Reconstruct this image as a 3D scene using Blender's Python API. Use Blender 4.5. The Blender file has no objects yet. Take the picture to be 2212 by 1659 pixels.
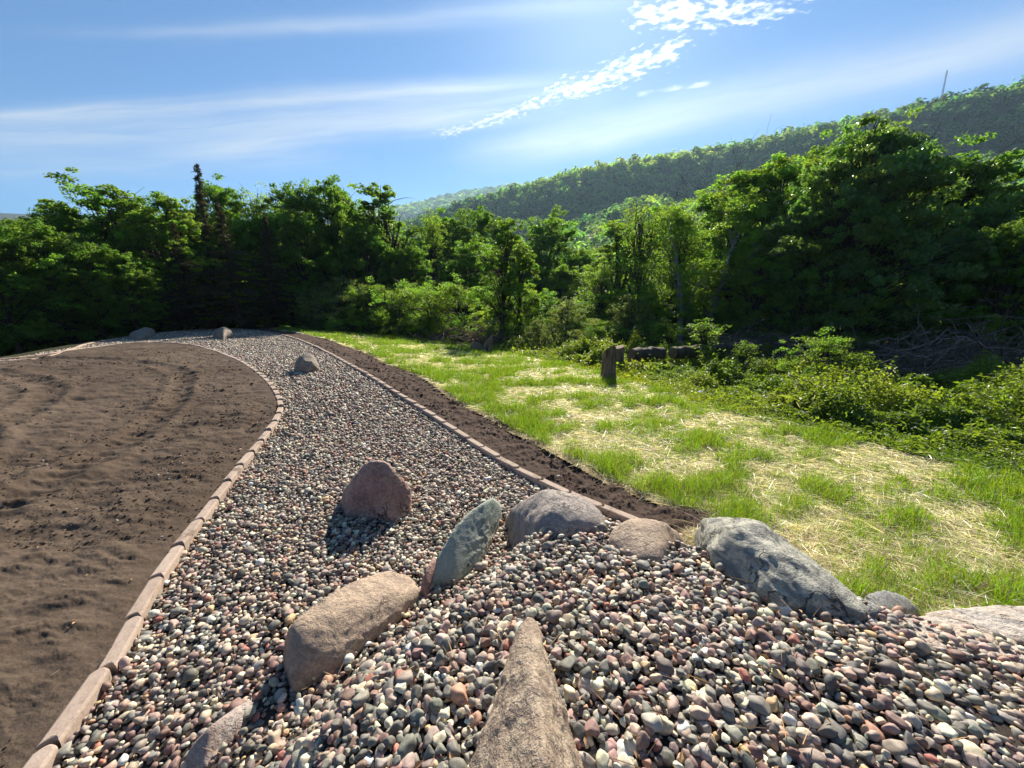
import bpy, bmesh, math, random
import numpy as np
from mathutils import Vector, Matrix
R = math.radians
rng = np.random.default_rng(7)
random.seed(7)
S = bpy.context.scene
COL = S.collection

# ------------------------------------------------------------------ camera
PITCH = R(12.0); CH = 1.56; F = 831.0            # eye height, focal length (for a 2212 wide picture)
cd = bpy.data.cameras.new('camera'); cam = bpy.data.objects.new('camera', cd); COL.objects.link(cam)
cd.sensor_width = 36; cd.lens = 36 * F / 2212; cd.clip_start = 0.05; cd.clip_end = 5000
cam.location = (0, 0, CH); cam.rotation_euler = (R(90) - PITCH, 0, 0); S.camera = cam
S.view_settings.view_transform = 'Standard'; S.view_settings.look = 'None'
S.view_settings.exposure = 1.2; S.view_settings.gamma = 1
S.render.engine = 'CYCLES'
cy = S.cycles
cy.use_denoising = True; cy.denoiser = 'OPENIMAGEDENOISE'
cy.denoising_input_passes = 'RGB_ALBEDO_NORMAL'; cy.denoising_prefilter = 'ACCURATE'
cy.max_bounces = 6; cy.diffuse_bounces = 4; cy.glossy_bounces = 2; cy.transmission_bounces = 4
cy.volume_bounces = 0; cy.transparent_max_bounces = 4; cy.sample_clamp_indirect = 6

# ------------------------------------------------------------------ sun
SAZ, SEL = R(12.0), R(34.5)
sd = bpy.data.lights.new('sun', 'SUN'); sd.energy = 5.0; sd.angle = R(0.53); sd.color = (1.0, .92, .78)
so = bpy.data.objects.new('sun', sd); COL.objects.link(so)
sdir = Vector((math.sin(SAZ) * math.cos(SEL), math.cos(SAZ) * math.cos(SEL), math.sin(SEL)))
so.rotation_euler = sdir.to_track_quat('Z', 'Y').to_euler(); so.location = (0, 0, 30)

# ------------------------------------------------------------------ small node algebra
class E:
    """a socket (or number) that can be added, multiplied ... by building Math nodes"""
    def __init__(s, nt, v): s.nt, s.v = nt, v
    def _m(s, op, *a):
        n = s.nt.nodes.new('ShaderNodeMath'); n.operation = op
        for i, x in enumerate((s,) + a):
            x = x.v if isinstance(x, E) else x
            if isinstance(x, (int, float)): n.inputs[i].default_value = x
            else: s.nt.links.new(x, n.inputs[i])
        return E(s.nt, n.outputs[0])
    def __add__(s, o): return s._m('ADD', o)
    def __sub__(s, o): return s._m('SUBTRACT', o)
    def __mul__(s, o): return s._m('MULTIPLY', o)
    def __truediv__(s, o): return s._m('DIVIDE', o)
    def mx(s, o): return s._m('MAXIMUM', o)
    def mn(s, o): return s._m('MINIMUM', o)
    def pw(s, o): return s._m('POWER', o)
    def exp(s): return s._m('EXPONENT')
    def absv(s): return s._m('ABSOLUTE')
    def clamp(s): return s.mx(0.0).mn(1.0)
    def smooth(s, a, b):
        n = s.nt.nodes.new('ShaderNodeMapRange'); n.interpolation_type = 'SMOOTHSTEP'
        s.nt.links.new(s.v, n.inputs['Value']); n.inputs['From Min'].default_value = a; n.inputs['From Max'].default_value = b
        return E(s.nt, n.outputs['Result'])
def noise_n(nt, vec, scale, detail=4, rough=.55, dist=0.0, out='Fac'):
    n = nt.nodes.new('ShaderNodeTexNoise'); n.inputs['Scale'].default_value = scale
    n.inputs['Detail'].default_value = detail; n.inputs['Roughness'].default_value = rough
    n.inputs['Distortion'].default_value = dist
    nt.links.new(vec, n.inputs['Vector'])
    return E(nt, n.outputs[out]) if out == 'Fac' else n.outputs[out]
def comb(nt, x, y, z=0.0):
    n = nt.nodes.new('ShaderNodeCombineXYZ')
    for i, a in enumerate((x, y, z)):
        if isinstance(a, E): nt.links.new(a.v, n.inputs[i])
        else: n.inputs[i].default_value = a
    return n.outputs[0]
def mixc(nt, fac, a, b):
    n = nt.nodes.new('ShaderNodeMix'); n.data_type = 'RGBA'
    for k, x in ((0, fac), (6, a), (7, b)):
        x = x.v if isinstance(x, E) else x
        if isinstance(x, (int, float)): n.inputs[k].default_value = x
        elif isinstance(x, tuple): n.inputs[k].default_value = (*x, 1)
        else: nt.links.new(x, n.inputs[k])
    return n.outputs[2]

# ------------------------------------------------------------------ sky
def ray(u, v):
    """world direction through a point of the picture (2212 x 1659)"""
    r = u - 1106.0; a = 829.5 - v
    return (r, F * math.cos(PITCH) + a * math.sin(PITCH), a * math.cos(PITCH) - F * math.sin(PITCH))
W = bpy.data.worlds.new('World'); S.world = W; W.use_nodes = True
nt = W.node_tree; nt.nodes.clear()
wo = nt.nodes.new('ShaderNodeOutputWorld'); bg = nt.nodes.new('ShaderNodeBackground')
nt.links.new(bg.outputs[0], wo.inputs[0]); bg.inputs[1].default_value = 0.05
sk = nt.nodes.new('ShaderNodeTexSky'); sk.sky_type = 'NISHITA'; sk.sun_disc = False
sk.sun_elevation = SEL; sk.sun_rotation = SAZ; sk.altitude = 300; sk.air_density = 1.0; sk.dust_density = 0.1; sk.ozone_density = 3.5
tc = nt.nodes.new('ShaderNodeTexCoord'); sp = nt.nodes.new('ShaderNodeSeparateXYZ')
nt.links.new(tc.outputs['Generated'], sp.inputs[0])
dx, dy, dz = (E(nt, sp.outputs[i]) for i in range(3))
zz = dz.mx(0.03)
px, py = dx / zz, dy / zz                       # position on a flat cloud layer overhead
def sky_pt(u, v):
    r, f, a = ray(u, v); return (r / a, f / a)
pv = comb(nt, px, py)
warp = noise_n(nt, pv, 1.3, 3) - 0.5
warp2 = noise_n(nt, comb(nt, px + 7.0, py), 1.1, 3) - 0.5
def band(a, b, w, taper=.3, wamp=.35):
    """soft cloud band between two points of the cloud layer; returns (density, along, across)"""
    (ax, ay), (bx, by) = a, b
    L = math.hypot(bx - ax, by - ay); ux, uy = (bx - ax) / L, (by - ay) / L
    qx, qy = px - ax, py - ay
    al = qx * ux + qy * uy
    ac = qy * ux - qx * uy + warp * wamp
    g = (ac * ac * (-1.0 / (w * w))).exp()
    m = (al + warp2 * .6).smooth(-taper, taper) * (al * -1.0 + L + warp2 * .6).smooth(-taper, taper)
    return g * m, al, ac
def streaks(al, ac, s1, s2, lo, hi, seed, det=6):
    n = noise_n(nt, comb(nt, al * s1 + seed, ac * s2 + seed), 1.0, det, .62, .4)
    return n.smooth(lo, hi)
den = None
def addc(d):
    global den
    den = d if den is None else (den * -1.0 + 1.0) * d + den
for a, b, w, k, seed, wa in (
        (sky_pt(-500, 285), sky_pt(1130, 186), .085, .85, 3.1, .10),
        (sky_pt(-500, 330), sky_pt(1000, 240), .20, .62, 9.7, .25),
        (sky_pt(380, 335), sky_pt(1230, 215), .16, .70, 5.2, .20),
        (sky_pt(-300, 380), sky_pt(700, 330), .30, .40, 1.7, .30),
        (sky_pt(180, 72), sky_pt(900, 52), .035, .42, 12.2, .10),
        (sky_pt(500, 70), sky_pt(1250, 8), .05, .30, 15.2, .10)):
    d, al, ac = band(a, b, w, .45, wa)
    addc(d * (streaks(al, ac, .8, 7.0, .22, .78, seed) * .75 + .25) * k)
# broad milky veil on the right
d, al, ac = band(sky_pt(1040, 345), sky_pt(2700, -20), .26, .5, .3)
addc(d * (streaks(al, ac, .7, 2.5, .15, .8, 21.0) * .6 + .4) * .75)
d, al, ac = band(sky_pt(1150, 480), sky_pt(2800, 200), .75, .9, .3)
addc(d * (streaks(al, ac, .5, 1.5, .1, .8, 27.0) * .5 + .5) * .68)
# the flock of small bright puffs
def puffs(a, b, w, seed, k, sc=24.0):
    d, al, ac = band(a, b, w, .10, .12)
    n = noise_n(nt, comb(nt, al * sc + seed, ac * sc * 1.3 + seed), 1.0, 3, .5, .2)
    n2 = noise_n(nt, comb(nt, al * 3.2 + seed, ac * 6.0 + seed), 1.0, 3, .5)
    addc(((n + n2 * .40 + d * .34 - .94) .smooth(-.04, .22)) * d.smooth(.02, .5) * k)
puffs(sky_pt(955, 292), sky_pt(1330, 170), .085, 2.0, .9)
puffs(sky_pt(1180, 215), sky_pt(1480, 96), .13, 33.0, 1.0)
puffs(sky_pt(1380, 22), sky_pt(1700, 32), .11, 44.0, 1.0)
puffs(sky_pt(1340, 205), sky_pt(1540, 180), .05, 55.0, .6, 9.0)
sunv = None; sunv = nt.nodes.new('ShaderNodeVectorMath'); sunv.operation = 'DOT_PRODUCT'
nt.links.new(tc.outputs['Generated'], sunv.inputs[0]); sunv.inputs[1].default_value = tuple(sdir)
near_sun = E(nt, sunv.outputs['Value']).mx(0.0).pw(24.0)       # cloud droplets scatter forwards
cloudv = near_sun * 9.0 + 6.4
cc = nt.nodes.new('ShaderNodeVectorMath'); cc.operation = 'SCALE'; cc.inputs[0].default_value = (.93, .98, 1.06)
nt.links.new(cloudv.v, cc.inputs['Scale'])
tint = nt.nodes.new('ShaderNodeMix'); tint.data_type = 'RGBA'; tint.blend_type = 'MULTIPLY'
tint.inputs[0].default_value = 1; nt.links.new(sk.outputs[0], tint.inputs[6]); tint.inputs[7].default_value = (.36, .74, 1.02, 1)
addc(near_sun.pw(1.3) * .20)
fin = mixc(nt, den.clamp() * dz.smooth(.02, .2), tint.outputs[2], cc.outputs[0])
nt.links.new(fin, bg.inputs[0])

# ------------------------------------------------------------------ numpy noise
def _h(ix, iy, iz, seed):
    n = (ix * 374761393 + iy * 668265263 + iz * 2147483647 + seed * 1274126177) & 0xFFFFFFFF
    n = ((n ^ (n >> 13)) * 1274126177) & 0xFFFFFFFF
    n = (n ^ (n >> 16)) & 0xFFFFFFFF
    return n.astype(np.float64) / 4294967295.0
def vnoise(x, y, z=None, seed=0):
    x = np.asarray(x, float); y = np.asarray(y, float)
    z = np.zeros_like(x) if z is None else z
    fx, fy, fz = np.floor(x), np.floor(y), np.floor(z)
    ix, iy, iz = fx.astype(np.int64), fy.astype(np.int64), fz.astype(np.int64)
    tx, ty, tz = x - fx, y - fy, z - fz
    tx, ty, tz = (t * t * (3 - 2 * t) for t in (tx, ty, tz))
    def L(a, b, t): return a + (b - a) * t
    r = []
    for dz_ in (0, 1):
        a = L(_h(ix, iy, iz + dz_, seed), _h(ix + 1, iy, iz + dz_, seed), tx)
        b = L(_h(ix, iy + 1, iz + dz_, seed), _h(ix + 1, iy + 1, iz + dz_, seed), tx)
        r.append(L(a, b, ty))
        if not np.any(tz): return r[0]
    return L(r[0], r[1], tz)
def fbm(x, y, z=None, oct=4, seed=0, gain=.5):
    t = 0; a = 1; s = 0
    for i in range(oct):
        k = 2.03 ** i
        t = t + a * vnoise(x * k, y * k, None if z is None else z * k + 3.3 * i, seed + 17 * i); s += a; a *= gain
    return t / s - .5
def sst(x, a, b):
    t = np.clip((np.asarray(x, float) - a) / (b - a), 0, 1); return t * t * (3 - 2 * t)

# ------------------------------------------------------------------ terrain
def sdist(x, y, poly):
    """distance to a closed polygon, negative inside"""
    x = np.asarray(x, float); y = np.asarray(y, float)
    d = np.full(x.shape, 1e18); ins = np.zeros(x.shape, bool); n = len(poly)
    for i in range(n):
        ax, ay = poly[i]; bx, by = poly[(i + 1) % n]
        ex, ey = bx - ax, by - ay; wx, wy = x - ax, y - ay
        t = np.clip((wx * ex + wy * ey) / (ex * ex + ey * ey + 1e-12), 0, 1)
        d = np.minimum(d, (wx - ex * t) ** 2 + (wy - ey * t) ** 2)
        c = (ay > y) != (by > y)
        ins ^= c & (x < (bx - ax) * (y - ay) / ((by - ay) if by != ay else 1e-12) + ax)
    return np.where(ins, -1, 1) * np.sqrt(d)
PLATEAU = [(-14, -15), (-13, 2), (-12.1, 9), (-13.6, 12), (-16, 17.4), (-14.5, 21), (-9, 21), (-4.5, 18.6), (-1.8, 14.3),
           (2.16, 8.25), (3.6, 5.8), (4.95, 4.9), (5.86, 4.07), (7.5, 2.4), (9, -2), (10, -15)]
def azel(u, v):
    r, f, a = ray(u, v); return math.atan2(r, f), a / math.hypot(r, f)
RG = [azel(*p) for p in ((860, 480), (930, 457), (1000, 433), (1100, 400), (1200, 374), (1400, 337), (1600, 300), (1800, 262), (2000, 218), (2212, 176))]
RG = [(-1.4, .06), (-.6, .10)] + RG + [(1.2, .34), (1.6, .3)]
RG2 = [azel(*p) for p in ((700, 462), (860, 447), (900, 439), (950, 427), (1000, 416), (1060, 406), (1120, 400))]
RG2 = [(-1.4, .10)] + RG2 + [(.1, .20), (.5, .18), (1.6, .15)]
R1, R2 = 470.0, 1700.0
# mound of river rock round the camera
MOUND = [(-.62, .55), (-.66, .95), (-.52, 1.25), (-.33, 1.5), (-.12, 1.68), (.02, 1.95), (.22, 2.12), (.52, 2.12), (.8, 1.95), (1.05, 1.78), (1.6, 1.42),
         (1.95, 1.3), (2.6, 1.05), (3.6, .7), (3.8, -2.5), (-.9, -2.5), (-.72, -.5)]
def mound(x, y):
    d = -sdist(x, y, MOUND)
    return .40 * sst(d, -.22, .24) + .05 * sst(d, .2, .8)
def H(x, y, with_mound=True):
    x = np.asarray(x, float); y = np.asarray(y, float); r = np.hypot(x, y); az = np.arctan2(x, y)
    z = .30 * sst(r, 2.5, 10)
    s = (x - .6) * .8 + (y - 2.9) * .6
    z = z - .080 * np.clip(s - .3, 0, 6) * sst(y + x, -3, 3)
    d = np.maximum(sdist(x, y, PLATEAU), 0)
    k = .10 + .24 * (1 - sst(x, -11, -3)) + .04 * sst(y - x, 6, 20)
    z = z - np.minimum(k * (np.sqrt(d * d + 1) - 1), 3.5 + .05 * d)
    z = np.maximum(z, -9)
    z = z + sst(r, 4, 40) * .5 * fbm(x * .15, y * .15, oct=3, seed=3)
    t1 = np.interp(az, [a for a, _ in RG], [b for _, b in RG]); t2 = np.interp(az, [a for a, _ in RG2], [b for _, b in RG2])
    rw = R1 * (1 + .10 * fbm(az * 4, az * 0, oct=2, seed=5))
    h1 = rw * t1 - 7.0 + 6
    q = np.clip((r - 95) / (rw - 95), 0, 1)
    f = .72 * q ** 1.15 + .28 * sst(q, .70, .97)
    hill = h1 * f * (1 - .35 * sst(r, rw * 1.05, rw * 1.4))
    hill = hill + sst(r, 110, 200) * (1 - .8 * sst(q, .8, 1)) * 44 * fbm(x * .010, y * .010, oct=4, seed=11)
    q2 = np.clip((r - 1150) / (R2 - 1150), 0, 1)
    hill2 = (R2 * t2 - 14) * (.55 + .45 * q2) * sst(r, 1100, 1300) * (1 - .3 * sst(r, 1720, 2100))
    z = z + np.maximum(hill, hill2)
    if with_mound: z = z + mound(x, y)
    return z
def H1(x, y): return float(H(np.array([x]), np.array([y]))[0])
_T = np.concatenate([np.linspace(.5, 6, 700), np.geomspace(6, 400, 900)])
def at(u, v, mnd=False, dz=0.0):
    """where the line of sight through a picture point meets the ground"""
    r, f, a = ray(u, v); L = math.hypot(r, f)
    X, Y, Z = r / L * _T, f / L * _T, CH + a / L * _T
    g = H(X, Y, mnd) + dz; i = np.argmax(Z < g)
    if i == 0: i = len(_T) - 1
    a0, a1 = Z[i - 1] - g[i - 1], Z[i] - g[i]; t = a0 / (a0 - a1 + 1e-12)
    return (X[i - 1] + (X[i] - X[i - 1]) * t, Y[i - 1] + (Y[i] - Y[i - 1]) * t)
def P(u, v, Y):
    """point at forward distance Y seen through a picture point"""
    r, f, a = ray(u, v); t = Y / f; return (r * t, Y, CH + a * t)

# ------------------------------------------------------------------ mesh helpers
def mesh(name, V, Fs, mat=None, smooth=False, col=None, parent=None, loc=None, mats=None, midx=None):
    """V (n,3); Fs list of int arrays (m,k)"""
    V = np.asarray(V, np.float32); me = bpy.data.meshes.new(name)
    Fs = [np.asarray(f, np.int32) for f in (Fs if isinstance(Fs, list) else [Fs]) if len(f)]
    me.vertices.add(len(V)); me.vertices.foreach_set('co', V.ravel())
    li = np.concatenate([f.ravel() for f in Fs]); tot = np.concatenate([np.full(len(f), f.shape[1], np.int32) for f in Fs])
    me.loops.add(len(li)); me.loops.foreach_set('vertex_index', li)
    me.polygons.add(len(tot)); me.polygons.foreach_set('loop_start', (np.cumsum(tot) - tot).astype(np.int32))
    me.update(calc_edges=True)
    me.polygons.foreach_set('use_smooth', np.full(len(tot), smooth))
    for m in (mats or ([mat] if mat else [])): me.materials.append(m)
    if midx is not None: me.polygons.foreach_set('material_index', np.asarray(midx, np.int32))
    if col is not None:
        c = np.ones((len(V), 4), np.float32); c[:, :3] = col
        a = me.color_attributes.new('Col', 'FLOAT_COLOR', 'POINT'); a.data.foreach_set('color', c.ravel())
    o = bpy.data.objects.new(name, me); COL.objects.link(o)
    if parent: o.parent = parent
    if loc is not None: o.location = loc
    return o
def tag(o, label=None, cat=None, group=None, kind=None):
    if label: o['label'] = label
    if cat: o['category'] = cat
    if group: o['group'] = group
    if kind: o['kind'] = kind
    return o
def empty(name, loc, rz=0):
    o = bpy.data.objects.new(name, None); COL.objects.link(o); o.location = loc; o.rotation_euler = (0, 0, rz); o.empty_display_size = .2; return o
def nrm(a): return a / (np.linalg.norm(a, axis=-1, keepdims=True) + 1e-12)
class Acc:
    """collects pieces into one mesh"""
    def __init__(s): s.V = []; s.F = {}; s.C = []; s.n = 0
    def add(s, V, Fs, C=None):
        for f in (Fs if isinstance(Fs, list) else [Fs]):
            if len(f): s.F.setdefault(np.asarray(f).shape[1], []).append(np.asarray(f) + s.n)
        s.V.append(V); s.n += len(V); s.C.append(np.broadcast_to(C, (len(V), 3)) if C is not None else np.ones((len(V), 3)))
    def build(s, name, mat, **k):
        return mesh(name, np.concatenate(s.V), [np.concatenate(f) for f in s.F.values()], mat, col=np.concatenate(s.C), **k)
def tube(pts, rad, n=6, cap=True):
    pts = np.asarray(pts, float); rad = np.asarray(rad, float); m = len(pts)
    t = nrm(np.gradient(pts, axis=0)); ref = np.where(np.abs(t[:, 2:3]) > .9, [[1., 0, 0]], [[0, 0, 1.]])
    a = nrm(np.cross(t, ref)); b = np.cross(t, a)
    th = np.linspace(0, 2 * np.pi, n, endpoint=False)
    V = pts[:, None] + rad[:, None, None] * (a[:, None] * np.cos(th)[None, :, None] + b[:, None] * np.sin(th)[None, :, None])
    i = np.arange(m - 1)[:, None] * n; j = np.arange(n)[None]; j2 = (j + 1) % n
    Q = np.stack([i + j, i + j2, i + n + j2, i + n + j], -1).reshape(-1, 4)
    V = V.reshape(-1, 3); Fs = [Q]
    if cap:
        V = np.concatenate([V, pts[[0, -1]]]); c0, c1 = m * n, m * n + 1; jj = np.arange(n)
        Fs.append(np.concatenate([np.stack([np.full(n, c0), (jj + 1) % n, jj], -1), np.stack([np.full(n, c1), (m - 1) * n + jj, (m - 1) * n + (jj + 1) % n], -1)]))
    return V, Fs
def leaves(Cn, N, s, asp=.5, fold=.18):
    """a folded diamond at each centre"""
    n = len(Cn); s = np.broadcast_to(s, n)[:, None]; N = nrm(N)
    T = nrm(np.cross(N, rng.normal(size=(n, 3)))); B = np.cross(N, T)
    V = np.stack([Cn + T * s, Cn + B * s * asp + N * s * fold, Cn - T * s, Cn - B * s * asp + N * s * fold], 1).reshape(-1, 3)
    i = np.arange(n)[:, None] * 4
    return V, np.concatenate([i + [[0, 1, 2]], i + [[0, 2, 3]]])
def ico(sub):
    bm = bmesh.new(); bmesh.ops.create_icosphere(bm, subdivisions=sub, radius=1)
    V = np.array([v.co[:] for v in bm.verts]); Fq = np.array([[v.index for v in f.verts] for f in bm.faces]); bm.free(); return V, Fq
ICO = {k: ico(k) for k in (1, 2, 3, 4, 5, 6)}

# ------------------------------------------------------------------ materials
def new_mat(name):
    m = bpy.data.materials.new(name); m.use_nodes = True; t = m.node_tree; b = t.nodes['Principled BSDF']
    b.inputs['Specular IOR Level'].default_value = .3; return m, t, b
def bump(t, b, h, strength, dist):
    n = t.nodes.new('ShaderNodeBump'); n.inputs['Strength'].default_value = strength; n.inputs['Distance'].default_value = dist
    t.links.new(h.v if isinstance(h, E) else h, n.inputs['Height']); t.links.new(n.outputs[0], b.inputs['Normal'])
def vcol(t):
    a = t.nodes.new('ShaderNodeAttribute'); a.attribute_name = 'Col'; return a.outputs['Color']
def coord(t, k='Object'): return t.nodes.new('ShaderNodeTexCoord').outputs[k]
def mulc(t, a, b, f=1.0):
    n = t.nodes.new('ShaderNodeMix'); n.data_type = 'RGBA'; n.blend_type = 'MULTIPLY'; n.inputs[0].default_value = f
    for k, x in ((6, a), (7, b)):
        if isinstance(x, tuple): n.inputs[k].default_value = (*x, 1)
        else: t.links.new(x, n.inputs[k])
    return n.outputs[2]
def leaf_mat(name, base, trans=.4, rough=.5, spec=.35):
    m, t, b = new_mat(name)
    c = mulc(t, vcol(t), base); t.links.new(c, b.inputs['Base Color'])
    b.inputs['Roughness'].default_value = rough; b.inputs['Specular IOR Level'].default_value = spec
    tr = t.nodes.new('ShaderNodeBsdfTranslucent'); t.links.new(mulc(t, c, (1.55, 1.55, .85)), tr.inputs[0])
    mx = t.nodes.new('ShaderNodeMixShader'); mx.inputs[0].default_value = trans
    t.links.new(b.outputs[0], mx.inputs[1]); t.links.new(tr.outputs[0], mx.inputs[2])
    t.links.new(mx.outputs[0], t.nodes['Material Output'].inputs[0]); return m
M = {}
M['leaf'] = leaf_mat('leaf_green', (.110, .205, .032), .60)
M['leaf_glossy'] = leaf_mat('leaf_glossy', (.105, .195, .042), .58, .3, 1.0)
M['leaf_light'] = leaf_mat('leaf_light', (.150, .250, .035), .60)
M['leaf_grey'] = leaf_mat('leaf_grey', (.135, .19, .06), .48)
M['needle'] = leaf_mat('needle_dark', (.085, .085, .040), .2, .6)
M['far_leaf'] = leaf_mat('far_leaf', (.150, .265, .055), .68, .6, .2)
M['bramble'] = leaf_mat('bramble_leaf', (.160, .225, .028), .55, .45, .4)
M['grass'] = leaf_mat('grass_blade', (.150, .245, .020), .60, .38, .5)
M['straw'] = leaf_mat('straw', (.88, .83, .68), .40, .40, .6)
M['dead'] = leaf_mat('dead_leaf', (.19, .125, .085), .25, .7)
def simple(name, c1, c2, scale, rough=.85, bs=.5, bd=.01, det=6, spec=.25, useattr=False, stretch=None):
    m, t, b = new_mat(name); v = coord(t)
    if stretch:
        mp = t.nodes.new('ShaderNodeMapping'); mp.inputs['Scale'].default_value = stretch; t.links.new(v, mp.inputs[0]); v = mp.outputs[0]
    n = noise_n(t, v, scale, det, .62)
    c = mixc(t, n.smooth(.3, .7), c1, c2)
    if useattr: c = mulc(t, c, vcol(t))
    t.links.new(c, b.inputs['Base Color'])
    b.inputs['Roughness'].default_value = rough; b.inputs['Specular IOR Level'].default_value = spec
    bump(t, b, noise_n(t, v, scale * 2.2, 6, .65), bs, bd); return m
def brick_mat(name, c1, c2, scale, *_):
    m, t, b = new_mat(name); v = coord(t); oi = t.nodes.new('ShaderNodeObjectInfo'); rnd = E(t, oi.outputs['Random'])
    n = noise_n(t, v, scale, 6, .65); w = t.nodes.new('ShaderNodeNewGeometry').outputs['Position']; d = noise_n(t, w, 6, 6, .7)
    c = mixc(t, (n.smooth(.3, .7) * .6 + rnd * .4), c1, c2); c = mixc(t, d.smooth(.54, .66) * .75, c, (.13, .09, .065)); c = mixc(t, noise_n(t, v, 160, 3, .7).smooth(.55, .7) * .5, c, (.2, .15, .12))
    t.links.new(c, b.inputs['Base Color']); b.inputs['Roughness'].default_value = .92; b.inputs['Specular IOR Level'].default_value = .2
    bump(t, b, noise_n(t, v, 60, 7, .7), .7, .004); return m
M['bark'] = simple('bark', (.040, .030, .022), (.105, .085, .065), 6, stretch=(1, 1, .25), bd=.03)
M['stump_bark'] = simple('stump_bark', (.045, .034, .026), (.24, .18, .12), 14, stretch=(1, 1, .22), bd=.04)
M['bark_birch'] = simple('bark_birch', (.42, .40, .36), (.12, .10, .09), 5, stretch=(.5, .5, 2.5), bd=.005)
M['deadwood'] = simple('deadwood', (.16, .13, .105), (.06, .045, .036), 8, bd=.01)
M['cutwood'] = simple('cutwood', (.24, .16, .09), (.12, .075, .04), 9, bd=.005)
M['brick'] = brick_mat('edging_concrete', (.47, .37, .30), (.34, .255, .20), 22, .9, .5, .002)
# soil
def soil_mat(name, c1, c2, c3, s=1.0):
    m, t, b = new_mat(name); v = coord(t)
    big = noise_n(t, v, .8 * s, 5, .6, .3); mid = noise_n(t, v, 5 * s, 6, .65); fine = noise_n(t, v, 60 * s, 5, .7)
    c = mixc(t, big.smooth(.35, .65), c1, c2); c = mixc(t, mid.smooth(.45, .75) * .7, c, c3)
    c = mixc(t, fine.smooth(.35, .65) * .35, c, (c3[0] * .7, c3[1] * .7, c3[2] * .7))
    t.links.new(c, b.inputs['Base Color']); b.inputs['Roughness'].default_value = 1; b.inputs['Specular IOR Level'].default_value = .1
    bump(t, b, noise_n(t, v, 28 * s, 8, .75), .8, .012); return m
M['soil'] = soil_mat('bare_soil', (.096, .068, .049), (.138, .101, .074), (.052, .037, .027))
M['mulch'] = soil_mat('dark_mulch', (.085, .058, .045), (.115, .080, .062), (.050, .034, .027), 2.0)
M['ground'] = soil_mat('woodland_floor', (.050, .042, .024), (.045, .055, .020), (.028, .024, .014), .5)
M['bed'] = soil_mat('gravel_bed', (.075, .06, .05), (.06, .05, .045), (.03, .025, .02), 2)
M['lawn_soil'] = soil_mat('straw_covered_soil', (.34, .27, .15), (.24, .19, .10), (.12, .085, .05), 1.5)
# river rock
m, t, b = new_mat('river_rock'); v = coord(t)
c = vcol(t); n1 = noise_n(t, v, 70, 5, .6); n2 = noise_n(t, v, 420, 3, .6)
c = mulc(t, c, mixc(t, n1.smooth(.3, .7), (.78, .76, .74), (1.12, 1.1, 1.08))); c = mulc(t, c, mixc(t, n2, (.85, .85, .85), (1.1, 1.1, 1.1)))
t.links.new(c, b.inputs['Base Color']); b.inputs['Roughness'].default_value = .62; b.inputs['Specular IOR Level'].default_value = .35
bump(t, b, n1 + n2 * .4, .35, .003); M['rock'] = m
def rock_mat(name, c1, c2, c3, sc=6, vein=None, speck=.5, bs=1.0, bd=.03, stretch=None):
    m, t, b = new_mat(name); v = coord(t)
    if stretch:
        mp = t.nodes.new('ShaderNodeMapping'); mp.inputs['Scale'].default_value = stretch[:3]; mp.inputs['Rotation'].default_value = stretch[3:]
        t.links.new(v, mp.inputs[0]); vs = mp.outputs[0]
    else: vs = v
    a = noise_n(t, vs, sc, 6, .62, .1); f = noise_n(t, v, sc * 9, 4, .7); g = noise_n(t, v, sc * 30, 3, .7)
    c = mixc(t, a.smooth(.35, .65), c1, c2)
    st = noise_n(t, vs, sc * 1.5, 8, .72, 0); c = mixc(t, st.smooth(.52, .60) * .8, c, c3); c = mixc(t, f.smooth(.48, .62) * .7, c, c3); c = mixc(t, f.smooth(.44, .34) * .5, c, tuple(min(1, q * 1.45) for q in c1))
    c = mixc(t, g.smooth(.56, .66) * speck, c, (.035, .03, .03)); c = mixc(t, g.smooth(.42, .34) * speck, c, (.55, .5, .46))
    vo = t.nodes.new('ShaderNodeTexVoronoi'); vo.feature = 'DISTANCE_TO_EDGE'; vo.inputs['Scale'].default_value = sc * .9
    wv = t.nodes.new('ShaderNodeVectorMath'); wv.operation = 'MULTIPLY_ADD'; wv.inputs[1].default_value = (.25, .25, .25); t.links.new(noise_n(t, v, sc * 1.6, 5, .6, out='Color'), wv.inputs[0]); t.links.new(v, wv.inputs[2]); t.links.new(wv.outputs[0], vo.inputs['Vector'])
    ck = E(t, vo.outputs['Distance']).smooth(.035, .0) * noise_n(t, v, sc * .5, 3, .5).smooth(.50, .62); c = mixc(t, ck * .8, c, (.06, .05, .045))
    if vein:
        w = t.nodes.new('ShaderNodeTexWave'); w.inputs['Scale'].default_value = vein[1]; w.inputs['Distortion'].default_value = 9; w.inputs['Detail'].default_value = 4
        t.links.new(vs, w.inputs['Vector']); c = mixc(t, E(t, w.outputs['Fac']).smooth(.6, .95) * vein[2], c, vein[0])
    t.links.new(c, b.inputs['Base Color']); b.inputs['Roughness'].default_value = .78; b.inputs['Specular IOR Level'].default_value = .3
    bump(t, b, a * .8 + st * .5 + f * .40 + g * .12 - ck * .8, bs, bd); return m
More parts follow.
